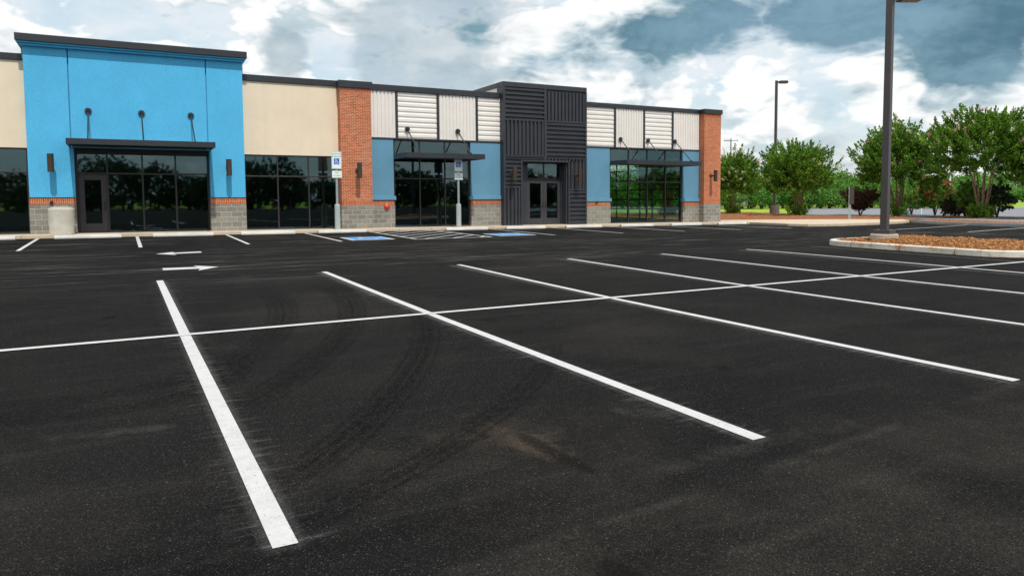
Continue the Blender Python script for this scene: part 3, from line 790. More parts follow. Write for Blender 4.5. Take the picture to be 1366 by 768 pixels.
def blue_window():
    x0, x1, z0, z1, y, fw, d = wx0+.02, wx1-.02, .24, 3.30, .12, .06, .065
    zb_ = 2.52; xd = bv[0]
    f = MB().box(x0, x1, y-d, y+d, z1-fw, z1).box(xd, x1, y-d, y+d, z0-.1, z0+fw).box(x0, x0+fw, y-d, y+d, z0-.2, z1-fw).box(x1-fw, x1, y-d, y+d, z0+fw, z1-fw)
    for v in bv: f.box(v-fw/2, v+fw/2, y-d+.004, y+d-.004, (z0+fw) if v > bv[0] else z0-.2, z1-fw)
    c = [x0+fw]+[q for v in bv for q in (v-fw/2, v+fw/2)]+[x1-fw]
    for a, b in zip(c[::2], c[1::2]): f.box(a, b, y-d+.002, y+d-.002, zb_-fw/2, zb_+fw/2)
    g = MB().box(x0+.02, xd, y-.012, y+.012, zb_+.01, z1-.02).box(xd, x1-.02, y-.012, y+.012, z0+.02, z1-.022)
    w = part('window', g, 'glass'); part('frame', f, 'frame', w, bevel=.006)
blue_window()
bx('window_header', 'frame', wx0+.003, wx1-.003, -.06, .2, 3.302, 3.455)
def leaf(x0, x1, z0, z1, y, hx, stile=.16, rail=.34, top=.2):
    f = MB(); d = .028
    f.box(x0, x0+stile, y-d, y+d, z0, z1).box(x1-stile, x1, y-d, y+d, z0, z1)
    f.box(x0+stile, x1-stile, y-d, y+d, z0, z0+rail).box(x0+stile, x1-stile, y-d, y+d, z1-top, z1)
    dr = part('door', f, 'door', bevel=.004)
    part('pane', MB().box(x0+stile-.01, x1-stile+.01, y-.008, y+.008, z0+rail-.01, z1-top+.01), 'glass', dr)
    zc_ = z0+1.02
    part('handle', MB().tube([(hx, y-.03, zc_-.17), (hx, y-.09, zc_-.16), (hx, y-.095, zc_), (hx, y-.09, zc_+.16), (hx, y-.03, zc_+.17)], .014, 8), 'black', dr, smooth=True)
    return dr
dbx = bv[0]
leaf(wx0+.09, dbx-.035, .27, 2.47, .12, dbx-.12, .19, .36, .2)
window(7.98, 11.77, .19, 4.18, .12, [wx(559.8, .12, 240), wx(593.3, .12, 240)], [2.42])
window(20.0, 25.0, .1, 4.12, .12, [wx(838, .12, 240), wx(862.7, .12, 240), wx(886.8, .12, 240)], [2.33], 'lightglass', fw=.06)
# tower doors
yd = .22
d0, d1 = wx(702.3, yd, 270), wx(747.2, yd, 270); dm = (d0+d1)/2
bx('jamb_panel', 'charcoal', dx0+.002, d0-.002, yd-.05, yd+.06, BD, dz-.002)
bx('jamb_panel', 'charcoal', d1+.002, dx1-.03, yd-.05, yd+.06, BD, dz-.002)
window(d0, d1, 2.44, dz-.01, yd, [dm], [], fw=.05)
leaf(d0+.01, dm-.006, .15, 2.42, yd, dm-.09, .17, .32, .18); leaf(dm+.006, d1-.01, .15, 2.42, yd, dm+.09, .17, .32, .18)

# --- canopies hung on rods
def canopy(x0, x1, yf, yb, z0, z1, rods, zr, yw):
    mb = MB(); t = .06
    mb.box(x0, x1, yf, yf+t, z0, z1).box(x0, x0+t, yf+t, yb, z0, z1).box(x1-t, x1, yf+t, yb, z0, z1)
    mb.box(x0+t, x1-t, yf+t, yb, z0+.05, z0+.09)
    for k in range(1, 6):
        y = yf+t+(yb-yf-t)*k/6; mb.box(x0+t, x1-t, y-.03, y+.03, z0+.012, z0+.048)
    c = part('canopy', mb, 'darktrim', bevel=.006)
    for x in rods:
        r = MB().tube([(x, yw-.03, zr), (x, yf+.12, z1+.01)], .026, 8)
        r.tube([(x, yw+.01, zr), (x, yw-.05, zr)], .115, 14); r.tube([(x, yw-.05, zr), (x, yw-.085, zr-.02)], .05, 10)
        part('rod', r, 'darktrim', c)
        part('rod_bracket', MB().box(x-.02, x+.02, yf+.05, yf+.2, z1-.06, z1+.05), 'darktrim', c)
canopy(-4.62, .24, -1.9, YF, 3.47, 3.68, (-3.95, -2.19, -.46), 4.81, YF)
canopy(7.95, 11.80, -1.6, -.005, 3.28, 3.51, (8.62, 11.13), 4.66, -.03)
canopy(19.99, 25.05, -1.5, -.005, 3.20, 3.43, (20.64, 22.5, 24.4), 4.60, -.03)

# --- wall lamps
def sconce(x, z0, z1, yw):
    y = yw-.40; r = .105
    l = part('wall_lamp', MB().tube([(x, y, z0), (x, y, z1)], r, 22), 'bronze', smooth=False)
    part('bracket', MB().tube([(x, yw+.02, (z0+z1)/2), (x, y+r*.9, (z0+z1)/2)], .045, 10).box(x-.07, x+.07, yw-.02, yw+.01, (z0+z1)/2-.09, (z0+z1)/2+.09), 'bronze', l)
for u, ya, yb, yw in ((66.8, 205, 229.5, YF), (305.2, 212.5, 234.5, YF), (479.6, 217, 237.5, -.4), (954.7, 227, 242, -.4), (686.6, 223, 241, TY-.03), (773.6, 226, 242.5, TY-.03)):
    x, z1 = onwall(u, ya, yw-.40); _, z0 = onwall(u, yb, yw-.40)
    sconce(x, z0, z1, yw)
# --- small fittings
def fitting(u, v, y, kind):
    x, z = onwall(u, v, y)
    if kind == 'strobe':
        a = part('alarm_bell', MB().tube([(x, y+.02, z), (x, y-.03, z), (x, y-.07, z), (x, y-.10, z), (x, y-.11, z)], [.125, .125, .11, .06, .015], 18), 'red')
        part('bracket', MB().box(x-.09, x+.09, y-.012, y+.02, z+.06, z+.16), 'green_can', a)
    else:
        a = part('hose_tap', MB().box(x-.05, x+.07, y-.07, y+.02, z-.06, z+.06), 'black', bevel=.01)
        part('tap_handle', MB().tube([(x-.05, y-.075, z+.03), (x-.05, y-.10, z+.03)], .028, 10), 'green_can', a)
fitting(68.3, 270, YF-.02, 'tap'); fitting(795.5, 269.5, -.055, 'tap'); fitting(516, 276, -.07, 'strobe')

# --- body: roof, back, sides with a glazed overhead door at the far end, floor
bx('roof', 'roofing', XL, XR-.02, .26, YB, 5.6, 5.75)
bx('back_wall', 'tan', XL, XR, YB, YB+.25, BD, 6.4)
bx('side_wall', 'tan', XL-.25, XL, 0, YB+.25, BD, 6.4)
gx = XR-.14
bx('side_wall', 'brick', XR-.25, XR-.03, .3, 1.6, BD, 6.2); bx('side_wall', 'brick', XR-.25, XR-.03, 10.6, YB, BD, 6.2); bx('side_wall', 'brick', XR-.25, XR-.03, 1.6, 10.6, 3.95, 6.2)
f = MB()
for k in range(7):
    z = .1+3.8*k/6; f.box(gx-.03, gx+.03, 1.6, 10.6, z-.035, z+.035)
for k in range(8):
    y = 1.6+9*k/7; f.box(gx-.032, gx+.032, y-.04, y+.04, .03, 3.94)
gd = part('glazed_door', MB().box(gx-.008, gx+.008, 1.6, 10.6, .05, 3.94), 'clearglass'); part('frame', f, 'frame', gd)
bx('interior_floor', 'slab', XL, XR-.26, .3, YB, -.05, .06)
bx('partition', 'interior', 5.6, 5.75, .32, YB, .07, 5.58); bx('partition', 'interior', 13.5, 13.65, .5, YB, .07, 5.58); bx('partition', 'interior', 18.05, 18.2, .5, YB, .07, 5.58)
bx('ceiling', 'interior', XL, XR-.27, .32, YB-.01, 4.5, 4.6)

# ------------------------------------------------------------------ street furniture
# wheel stops
wst = None
spans = [((0-77, 20), 'pale concrete wheel stop below the left-hand shop window, cut by the photo edge'),
         ((72, 162), 'pale concrete wheel stop in front of the white concrete bin and the single door'),
         ((204, 285), 'pale concrete wheel stop below the wide dark glazing of the bright blue front'),
         ((322, 394), 'pale concrete wheel stop below the shop window under the cream wall'),
         ((425, 489), 'pale concrete wheel stop behind the parking sign beside the brick pier'),
         ((596, 651), 'pale concrete wheel stop at the foot of the parking sign before the middle window'),
         ((676, 728), 'pale concrete wheel stop in front of the black double doors'),
         ((756, 803), 'pale concrete wheel stop between the black tower and the slate blue wall'),
         ((829, 872), 'pale concrete wheel stop below the left half of the far glazed shopfront'),
         ((896, 936), 'pale concrete wheel stop below the right half of the far glazed shopfront'),
         ((959, 996), 'pale concrete wheel stop beyond the last brick pier, by the mulch')]
def make_stop(L):
    mb = MB(); h, b, t = .125, .08, .05
    prof = [(-b, 0), (-b, .05), (-t, h-.012), (-t+.012, h), (t-.012, h), (t, h-.012), (b, .05), (b, 0)]
    for x in (-L/2, L/2):
        mb.v += [(x, y, z) for y, z in prof]
    n = len(prof)
    for k in range(n): mb.f.append((k, (k+1) % n, n+(k+1) % n, n+k))
    mb.f += [tuple(range(n)), tuple(reversed(range(n, 2*n)))]
    return mb.build('wheel_stop', 'stop', bevel=.01)
for (ua, ub), lab in spans:
    yy = -2.12
    xa, xb = wx(ua, yy, 310), wx(ub, yy, 310); xc = (xa+xb)/2; L = min(xb-xa, 2.25)
    if wst is None: wst = make_stop(2.05); o = wst
    else: o = wst.copy(); COL.objects.link(o)
    o.location = (xc, yy+.08, gz(xc, yy)); o.scale = (L/2.05, 1, 1)
    o.rotation_euler = (0, R(.39), R(rnd.uniform(-.6, .6)))
    tag(o, lab, 'wheel stop', 'concrete wheel stops along the shops')

# white bin
bxp = wx(82.5, -.95, 300)
bz = walkz(bxp)
b = empty('litter_bin', (bxp, -.95, bz)); tag(b, 'squat white concrete bin standing against the block wall beside the single door', 'bin')
MB().lathe(0, 0, [(.375, 0), (.385, .02), (.405, .82), (.41, .88), (.405, .92), (.39, .935)], 36).build('bin_body', 'bin', b, smooth=False, bevel=.01)
MB().lathe(0, 0, [(.365, .937), (.37, .965), (.30, .985), (.10, .99)], 36).build('lid', 'bin', b)

# parking signs
def psign(u, label):
    y = -1.05; x = wx(u, y, 300); z0 = walkz(x)
    s = empty('parking_sign', (x, y, z0)); tag(s, label, 'parking sign', 'accessible parking signs')
    def zz(v): return onwall(u, v, y)[1]-z0
    mb = MB().lathe(0, 0, [(.115, 0), (.115, 1.0), (.10, 1.06), (.05, 1.075)], 20)
    mb.build('bollard', 'bollard', s)
    MB().box(-.035, .035, -.006, .03, 1.05, 3.22).box(-.045, -.033, -.03, .03, 1.05, 3.22).box(.033, .045, -.03, .03, 1.05, 3.22).build('post', 'galv', s)
    top, bot = 3.28, 2.55
    w = .21
    pl = MB().box(-w, w, -.040, -.034, bot, top).build('sign_plate', 'signwhite', s, bevel=.0)
    g = MB(); e0, e1 = .015, .024
    g.box(-w+e0, w-e0, -.0425, -.041, top-e1, top-e0).box(-w+e0, w-e0, -.0425, -.041, bot+e0, bot+e1).box(-w+e0, -w+e1, -.0425, -.041, bot+e1, top-e1).box(w-e1, w-e0, -.0425, -.041, bot+e1, top-e1)
    g.build('border', 'signgreen', pl)
    text_mesh('RESERVED', .088, 'lettering', 'signgreen', pl, (0, -.0415, top-.105))
    text_mesh('PARKING', .088, 'lettering', 'signgreen', pl, (0, -.0415, top-.215))
    q = MB().box(-.115, .115, -.0430, -.041, top-.545, top-.29).build('blue_field', 'signblue', pl)
    mb = MB(); cx, cz, k_ = 0, top-.42, .28
    def P(a, c): return (cx+a*k_, -.0445, cz+c*k_)
    mb.face([P(-.1+.075*math.cos(t), .31+.075*math.sin(t)) for t in np.linspace(0, 6.28, 13)[:-1]])
    for p0, p1, ww in (((-.1, .24), (-.07, -.02), .09), ((-.07, -.02), (.16, -.02), .07), ((.16, .0), (.25, -.26), .07), ((-.09, .12), (.13, .12), .05)):
        d = Vector((p1[0]-p0[0], p1[1]-p0[1])).normalized(); s_ = Vector((-d.y, d.x))*ww/2
        mb.face([P(p0[0]-s_.x, p0[1]-s_.y), P(p1[0]-s_.x, p1[1]-s_.y), P(p1[0]+s_.x, p1[1]+s_.y), P(p0[0]+s_.x, p0[1]+s_.y)])
    ts = np.linspace(R(100), R(345), 14)
    for t0, t1 in zip(ts[:-1], ts[1:]): mb.face([P(-.03+r_*math.cos(t), -.12+r_*math.sin(t)) for r_, t in ((.19, t0), (.25, t0), (.25, t1), (.19, t1))])
    mb.build('wheelchair_figure', 'signwhite', q)
    p2 = MB().box(-w+.01, w, -.040, -.034, 2.18, 2.47).build('lower_plate', 'signwhite', s)
    text_mesh('VAN', .085, 'lettering', 'signgreen', p2, (0, -.0415, 2.385)); text_mesh('ACCESSIBLE', .062, 'lettering', 'signgreen', p2, (0, -.0415, 2.265))
    return s
psign(450.5, 'accessible parking sign on a grey post and bollard beside the brick pier')
psign(612, 'accessible parking sign on a grey post and bollard in front of the middle shop window')

# lamp posts
def lamp(name, loc, h, w, rz, baseh, baser, headdir, label, headlen=.62, fm='base'):
    s = empty(name, loc, rz); tag(s, label, 'lamp post', 'parking lot lamp posts')
    MB().lathe(0, 0, [(baser, -.3), (baser, baseh-.02), (baser-.02, baseh)], 32).build('footing', fm, s)
    c = w/2
    mb = MB(); n = 0
    mb.v = [(-c, -c, baseh), (c, -c, baseh), (c, c, baseh), (-c, c, baseh), (-c*.9, -c*.9, h), (c*.9, -c*.9, h), (c*.9, c*.9, h), (-c*.9, c*.9, h)]
    mb.f = [(0, 3, 2, 1), (4, 5, 6, 7), (0, 1, 5, 4), (1, 2, 6, 5), (2, 3, 7, 6), (3, 0, 4, 7)]
    mb.build('pole', 'pole', s, bevel=.012)
    MB().box(-c-.13, c+.13, -c-.13, c+.13, baseh+.002, baseh+.12).build('base_cover', 'pole', s, bevel=.012)
    # head on a short arm, pointing along headdir (world angle)
    a = headdir-rz
    def T(x, y): return (x*math.cos(a)-y*math.sin(a), x*math.sin(a)+y*math.cos(a))
    mb = MB(); mb.box(c*.8, c+.16, -.05, .05, h-.16, h-.06); mb.v = [(*T(x, y), z) for x, y, z in mb.v]; arm = mb.build('arm', 'pole', s)
    mb = MB(); x0 = c+.14
    prof = [(x0, h-.24), (x0+headlen, h-.24), (x0+headlen, h-.08), (x0+headlen-.05, h-.02), (x0+.04, h-.02), (x0, h-.06)]
    for y in (-.2, .2): mb.v += [(x, y, z) for x, z in prof]
    k = len(prof)
    for i in range(k): mb.f.append((i, (i+1) % k, k+(i+1) % k, k+i))
    mb.f += [tuple(range(k)), tuple(range(k, 2*k))]
    mb.v = [(*T(x, y), z) for x, y, z in mb.v]; hd = mb.build('lamp_head', 'bronze', s, bevel=.01)
    mb = MB(); mb.box(x0+.08, x0+headlen-.06, -.15, .15, h-.256, h-.242); mb.v = [(*T(x, y), z) for x, y, z in mb.v]; mb.build('lens', 'lens', hd)
    return s
lamp('lamp_post', (15.93, -18.63, .06), 7.02, .19, R(12), .34, .36, R(-28), 'near square brown lamp post on a round concrete footing in the mulch island')
fp = G(1033, 285.5)
lamp('lamp_post', fp, 11.9, .22, R(20), .75, .42, R(-25), 'far lamp post on the grass between the first two flowering trees', .75, 'basedark')

# sign seen from behind near the mulch
sp = G(1133, 294.5, .05)
s = empty('street_sign', sp, R(20)); tag(s, 'brown backed sign on a pale post standing in front of the dark purple shrub', 'sign')
sc = (sp-cP).dot(cF)/CAM['f']
MB().box(-.055, .055, -.055, .055, -.15, 45*sc).build('post', 'galv', s)
MB().box(-6*sc, 11*sc, -.1, -.06, 22*sc, 45*sc).build('sign_panel', 'bronze', s, bevel=.01)

# white marker posts
for u, v, ht, lab in ((1228.5, 285, 32, 'slim white marker post left of the red flowering bush'), (1266, 283, 47, 'taller white marker post right of the red flowering bush')):
    p = G(u, v); k_ = (p-cP).dot(cF)/CAM['f']
    o = MB().box(-.05, .05, -.05, .05, -.1, ht*k_).tube([(0, 0, ht*k_), (0, 0, ht*k_+.12)], .07, 10).build('marker_post', 'signwhite', bevel=.01); o.location = p
    tag(o, lab, 'marker post', 'white marker posts')
# red flag on the mulch
p = G(996, 290.5, .05)
s = empty('marker_flag', p); tag(s, 'tiny red utility flag stuck in the brown mulch', 'flag')
MB().tube([(0, 0, -.1), (0, 0, .30)], .012, 6).build('stake', 'galv', s); MB().box(.0, .22, -.006, .006, .12, .30).build('flag', 'red', s)

# power pole in the distance
p = G(974, 266.2+6); d = ray(974, 272); d.z = 0; d.normalize()
pp = cP+d*185; pp.z = -.1; sc = (pp-cP).dot(cF)/CAM['f']
s = empty('power_pole', pp, R(-35)); tag(s, 'distant wooden power pole with cross arms above the first tree', 'power pole')
hp = (268-189)*sc+1.4
MB().tube([(0, 0, -.2), (0, 0, hp)], [.2, .13], 10).build('pole', 'wood', s)
for z, w in ((hp-.5, 1.7), (hp-4.2*1, 1.9)):
    a = MB().box(-w, w, -.07, .07, z-.08, z+.08).build('cross_arm', 'wood', s)
    MB().tube([(-w*.9, 0, z+.08), (-w*.9, 0, z+.4)], .05, 6).tube([(w*.9, 0, z+.08), (w*.9, 0, z+.4)], .05, 6).tube([(-w*.4, 0, z+.08), (-w*.4, 0, z+.4)], .05, 6).build('insulator', 'galv', a)

# parked silver car, half hidden
p = G(992, 278.); p.z = -.1
def car(loc, rz):
    c = empty('parked_car', loc, rz); tag(c, 'silver hatchback parked beyond the grass behind the first flowering tree', 'car')
    side = [(-2.1, .35), (-2.15, .75), (-2.05, 1.0), (-1.75, 1.42), (-1.3, 1.50), (.1, 1.47), (.55, 1.32), (1.05, .98), (1.9, .85), (2.15, .65), (2.15, .35)]
    mb = MB()
    rows = [(-.84, .0), (-.88, .5), (-.80, 1.0), (.80, 1.0), (.88, .5), (.84, 0)]
    for y in (-.86, .86):
        mb.v += [(x, y*(1-.16*max(0, (z-.9)/.6)), z) for x, z in side]
    n = len(side)
    for i in range(n): mb.f.append((i, (i+1) % n, n+(i+1) % n, n+i))
    mb.f += [tuple(range(n)), tuple(range(n, 2*n))]
    body = mb.build('body', 'car', c, bevel=.06)
    for sy in (-1, 1):
        w = MB(); y0 = .868*sy; y1 = .775*sy
        w.face([(-1.75, y0, .98), (.92, y0, .98), (.48, y1*.995, 1.30), (-.1, y1*.985, 1.40), (-1.3, y1*.985, 1.42), (-1.68, y1*.99, 1.36)])
        o = w.build('side_window', 'carglass', body); sol = o.modifiers.new('s', 'SOLIDIFY'); sol.thickness = .012; sol.offset = 0
    MB().face([(-2.075, -.70, 1.02), (-2.075, .70, 1.02), (-1.80, .66, 1.40), (-1.80, -.66, 1.40)]).build('rear_window', 'carglass', body)
    MB().face([(1.07, -.74, 1.0), (1.07, .74, 1.0), (.60, .67, 1.32), (.60, -.67, 1.32)]).build('windscreen', 'carglass', body)
    for x in (-1.3, 1.35):
        for sy in (-1, 1):
            t = MB().tube([(x, sy*.70, .31), (x, sy*.90, .31)], .31, 20).build('wheel', 'black', c)
            MB().tube([(x, sy*.90, .31), (x, sy*.91, .31)], .19, 14).build('rim', 'steel', t)
    for sy in (-1, 1):
        MB().box(-2.17, -2.08, sy*.72-.1, sy*.72+.1, .82, 1.0).build('tail_light', 'red', c)
        MB().box(2.06, 2.165, sy*.66-.14, sy*.66+.14, .66, .78).build('headlight', 'steel', c)
car(p, R(35))

# ------------------------------------------------------------------ vegetation
class Leaves:
    def __init__(s, seed): s.r = np.random.default_rng(seed); s.V = []; s.n = 0
    def add(s, c, axis, L, Wd, jitter=.6):
        """c (n,3) centres, axis (n,3) direction along leaf"""
        n = len(c); r = s.r
        a = axis+r.normal(0, jitter, (n, 3)); a /= np.linalg.norm(a, axis=1)[:, None]
        b = np.cross(a, r.normal(0, 1, (n, 3))+np.array([0, 0, .6])); b /= np.linalg.norm(b, axis=1)[:, None]
        sc = r.uniform(.7, 1.25, (n, 1)); l = a*L*sc*.5; w = b*Wd*sc*.5
        nrm = np.cross(a, b)*L*.12*sc
        q = np.stack([c-l, c-l*.1+w+nrm, c+l, c-l*.1-w+nrm], 1)
        s.V.append(q.reshape(-1, 3)); s.n += n
    def build(s, name, m, parent=None):
        V = np.concatenate(s.V); n = len(V)//4
        me = bpy.data.meshes.new(name)
        me.vertices.add(len(V)); me.vertices.foreach_set('co', V.astype(np.float32).ravel())
        me.loops.add(n*4); me.loops.foreach_set('vertex_index', np.arange(n*4, dtype=np.int32))
        me.polygons.add(n); me.polygons.foreach_set('loop_start', np.arange(0, n*4, 4, dtype=np.int32))
        me.update(calc_edges=True); me.validate()
        me.materials.append(M[m]); o = bpy.data.objects.new(name, me); COL.objects.link(o)
        if parent is not None: o.parent = parent
        return o
def shoot_cloud(L, rg, H, Wr, zc, zr, n, per, ll, lw, up=.55, lmin=.5, lmax=1.15, inner=.35, squash=None, lobes=None):
    """sprays of leaves; returns tips"""
    tips = []
    for _ in range(n):
        d = rg.normal(0, 1, 3); d /= np.linalg.norm(d)
        if d[2] < -.7: d[2] *= -.6; d /= np.linalg.norm(d)
        rad = rg.uniform(inner, 1)**.6
        th = math.atan2(d[1], d[0])
        lob = 1+.16*math.sin(3*th+H*7)+.10*math.sin(5*th+H*3)+.12*math.sin(7*d[2]+th*2+H)
        p = np.array([d[0]*Wr, d[1]*Wr, zc+d[2]*zr*lob])*np.array([rad*lob, rad*lob, 1])
        p[2] = zc+(p[2]-zc)*rad
        dr = d*.75+np.array([0, 0, up])+rg.normal(0, .22, 3); dr /= np.linalg.norm(dr)
        ln = rg.uniform(lmin, lmax)*(.5+.5*rad)
        t = rg.uniform(0, 1, per)
        c = p+dr*(t[:, None]-.35)*ln+rg.normal(0, .095, (per, 3))*(1.25-t[:, None])
        L.add(c, np.repeat(dr[None]*.8, per, 0), ll, lw)
        tips.append((p+dr*ln*.66, dr, rad))
    return tips
def flowers(o_tips, rg, parent, mats, frac, size=.10, per=16, top=.0):
    for m, fr in mats:
        F = Leaves(int(rg.integers(1e6))); k = 0
        for p, d, rad in o_tips:
            if rad < .75 or rg.uniform() > fr*frac or p[2] < top: continue
            c = p+d*rg.uniform(-.06, .22, (per, 1))+rg.normal(0, .06, (per, 3)); k += 1
            F.add(c, np.repeat(d[None], per, 0), size, size*.8, 1.5)
        if k: F.build('blossom', m, parent)
def crape(loc, H, Wr, seed, label, mats, name='crape_myrtle', shoots=330, frac=.12, base=.30, cz=.585, cr_=.41):
    t = empty(name, loc); tag(t, label, 'tree', 'flowering trees along the mulch bed')
    rg = np.random.default_rng(seed)
    tr = MB(); zc, zr = H*cz, H*cr_
    ns = int(rg.integers(7, 10))
    for k in range(ns):
        a = 2*math.pi*k/ns+rg.uniform(-.3, .3); r0 = rg.uniform(.06, .26); r1 = Wr*rg.uniform(.10, .26); r2 = Wr*rg.uniform(.35, .62)
        b0 = Vector((math.cos(a)*r0, math.sin(a)*r0, -.1)); b1 = Vector((math.cos(a)*(r0+.45*(r1-r0))+rg.normal(0, .05), math.sin(a)*(r0+.45*(r1-r0))+rg.normal(0, .05), H*.2))
        b2 = Vector((math.cos(a)*r1, math.sin(a)*r1, H*.42)); b3 = Vector((math.cos(a+.2)*r2, math.sin(a+.2)*r2, H*.68))
        w = rg.uniform(.045, .08)
        tr.tube([b0, b1, b2, b3], [w, w*.85, w*.65, w*.3], 7)
        for _ in range(4):
            s0 = b2.lerp(b3, rg.uniform(0, .8)); q = Vector((math.cos(a+rg.normal(0, .7)), math.sin(a+rg.normal(0, .7)), rg.uniform(.3, 1.1))).normalized()
            s1 = s0+q*rg.uniform(.7, 1.7); tr.tube([s0, s0.lerp(s1, .5)+Vector((0, 0, .08)), s1], [w*.4, w*.28, w*.12], 5)
    tr.build('trunk', 'bark', t, smooth=True)
    L = Leaves(seed+1)
    tips = shoot_cloud(L, rg, H, Wr, zc, zr, int(shoots*1.7), 54, .19, .095, inner=.2)
    # long wispy top sprays
    for _ in range(34):
        th = rg.uniform(0, 6.28); rr = Wr*rg.uniform(.2, .95)
        zz_ = zc+zr*math.sqrt(max(0, 1-(rr/Wr)**2))*.92
        p = np.array([math.cos(th)*rr, math.sin(th)*rr, zz_]); d = np.array([math.cos(th)*rr/Wr*.9, math.sin(th)*rr/Wr*.9, 1.0]); d /= np.linalg.norm(d)
        ln = rg.uniform(.5, 1.0); tt = rg.uniform(0, 1, 26)
        L.add(p+d*tt[:, None]*ln+rg.normal(0, .07, (26, 3))*(1.1-tt[:, None]), np.repeat(d[None], 26, 0), .18, .085)
        tips.append((p+d*ln, d, 1.))
    # suckers at the foot
    for _ in range(int(60*base/.3)):
        th = rg.uniform(0, 6.28); rr = rg.uniform(.1, .75); p = np.array([math.cos(th)*rr, math.sin(th)*rr, rg.uniform(.05, .25)])
        d = np.array([math.cos(th)*.35, math.sin(th)*.35, 1.]); tt = rg.uniform(0, 1, 22)
        L.add(p+d*tt[:, None]*rg.uniform(.3, .8)+rg.normal(0, .07, (22, 3)), np.repeat(d[None], 22, 0), .16, .08)
    L.build('crown', 'leaf', t)
    flowers(tips, rg, t, mats, frac, top=H*.45)
    return t
def spot(u, v, off=0.): return G(u, v, off)
crape(spot(977, 285), 5.4, 2.6, 11, 'flowering tree with cream blossom close beside the end of the building', [('pale', 1.)], frac=.42)
crape(spot(1064, 287.5), 5.75, 2.75, 23, 'rounded flowering tree with few blossoms left of the brown shrub', [('pale', .6)], frac=.10, shoots=380)
crape(spot(1196, 288), 6.95, 3.2, 35, 'flowering tree directly behind the near lamp post', [('pale', .6), ('pink', .35)], frac=.08, shoots=430)
crape(spot(1309, 290.5), 7.2, 3.35, 47, 'tallest flowering tree with pink tipped blossoms and bare fanned stems', [('pink', .7), ('pale', .6)], frac=.10, shoots=430, base=.6, cz=.635, cr_=.36)
crape(spot(1408, 291), 6.8, 3.2, 59, 'flowering tree cut by the right edge of the photo', [('pale', .6), ('pink', .3)], frac=.16, shoots=360)

def bush(loc, label, cat, name, H, Wr, seed, m, n=150, per=40, ll=.14, lw=.08, zc=.55, zr=.45, up=.4, flw=None, fan=False, stems=7, lmin=.2, lmax=.5, sx=1.):
    t = empty(name, loc); tag(t, label, cat, None)
    rg = np.random.default_rng(seed); tr = MB()
    for k in range(stems):
        a = 2*math.pi*k/stems+rg.uniform(-.3, .3); e = Wr*rg.uniform(.3, .8)
        tr.tube([(0, 0, -.1), (math.cos(a)*e*.35*sx, math.sin(a)*e*.35, H*.3), (math.cos(a)*e*sx, math.sin(a)*e, H*.75)], [.035, .025, .01], 6)
    tr.build('stem', 'darkbark', t)
    L = Leaves(seed); tips = []
    if fan:
        for _ in range(n):
            a = rg.uniform(0, 6.28); e = Wr*math.sqrt(rg.uniform(0, 1)); h = rg.uniform(.25, 1)
            p = np.array([math.cos(a)*e*h*sx, math.sin(a)*e*h, H*(.08+.82*h*(1-.12*(e/Wr)**2))]); d = np.array([math.cos(a)*e/Wr*.7, math.sin(a)*e/Wr*.7, 1.]); d /= np.linalg.norm(d)
            tt = rg.uniform(0, 1, per); L.add(p+d*(tt[:, None]-.5)*rg.uniform(lmin, lmax)+rg.normal(0, .07, (per, 3)), np.repeat(d[None], per, 0), ll, lw, 1.)
            tips.append((p+d*.2, d, 1.))
    else:
        tips = shoot_cloud(L, rg, H, Wr, H*zc, H*zr, n, per, ll, lw, up, lmin, lmax, .3)
        if sx != 1.:
            for V in L.V: V[:, 0] *= sx
    L.build('foliage', m, t)
    if flw: flowers(tips, rg, t, [(flw, 1.)], .95, .13, 9, H*.38)
    return t
bush(spot(1147, 288), 'dark purple leaved shrub fanning up behind the brown backed sign', 'shrub', 'purple_shrub', 2.3, 1.6, 71, 'purple', 260, 40, .13, .08, fan=True)
bush(spot(1247, 287.2), 'round bush covered in red flowers between the white marker posts', 'shrub', 'flowering_bush', 2.75, 1.45, 72, 'leaf2', 210, 40, .15, .08, flw='redfl', zc=.52)
bush(spot(1287, 288.5), 'low sprawling dark brown shrub left of the tallest flowering tree', 'shrub', 'sprawling_shrub', 1.65, 1.6, 73, 'brownleaf', 200, 40, .20, .05, zc=.4, zr=.5, up=-.15, sx=1.25)
bush(spot(1292, 289.5), 'dark green shrub tucked against the left side of the bare stems', 'shrub', 'green_shrub', 2.5, .95, 74, 'leaf2', 110, 36)
bush(spot(1330, 290), 'dark green shrub on the right side of the bare stems', 'shrub', 'green_shrub', 2.3, .9, 75, 'darkleaf', 120, 36)
bush(spot(1216, 286), 'small bright green shrub left of the red flowering bush', 'shrub', 'green_shrub', 1.9, .9, 76, 'leaf2', 90, 34)

crape(Vector((37.8, 16.2, -.1)), 5.6, 2.5, 91, 'green tree behind the building, seen only through the far glazed shopfront', [('pale', .5)], frac=.05, shoots=330)
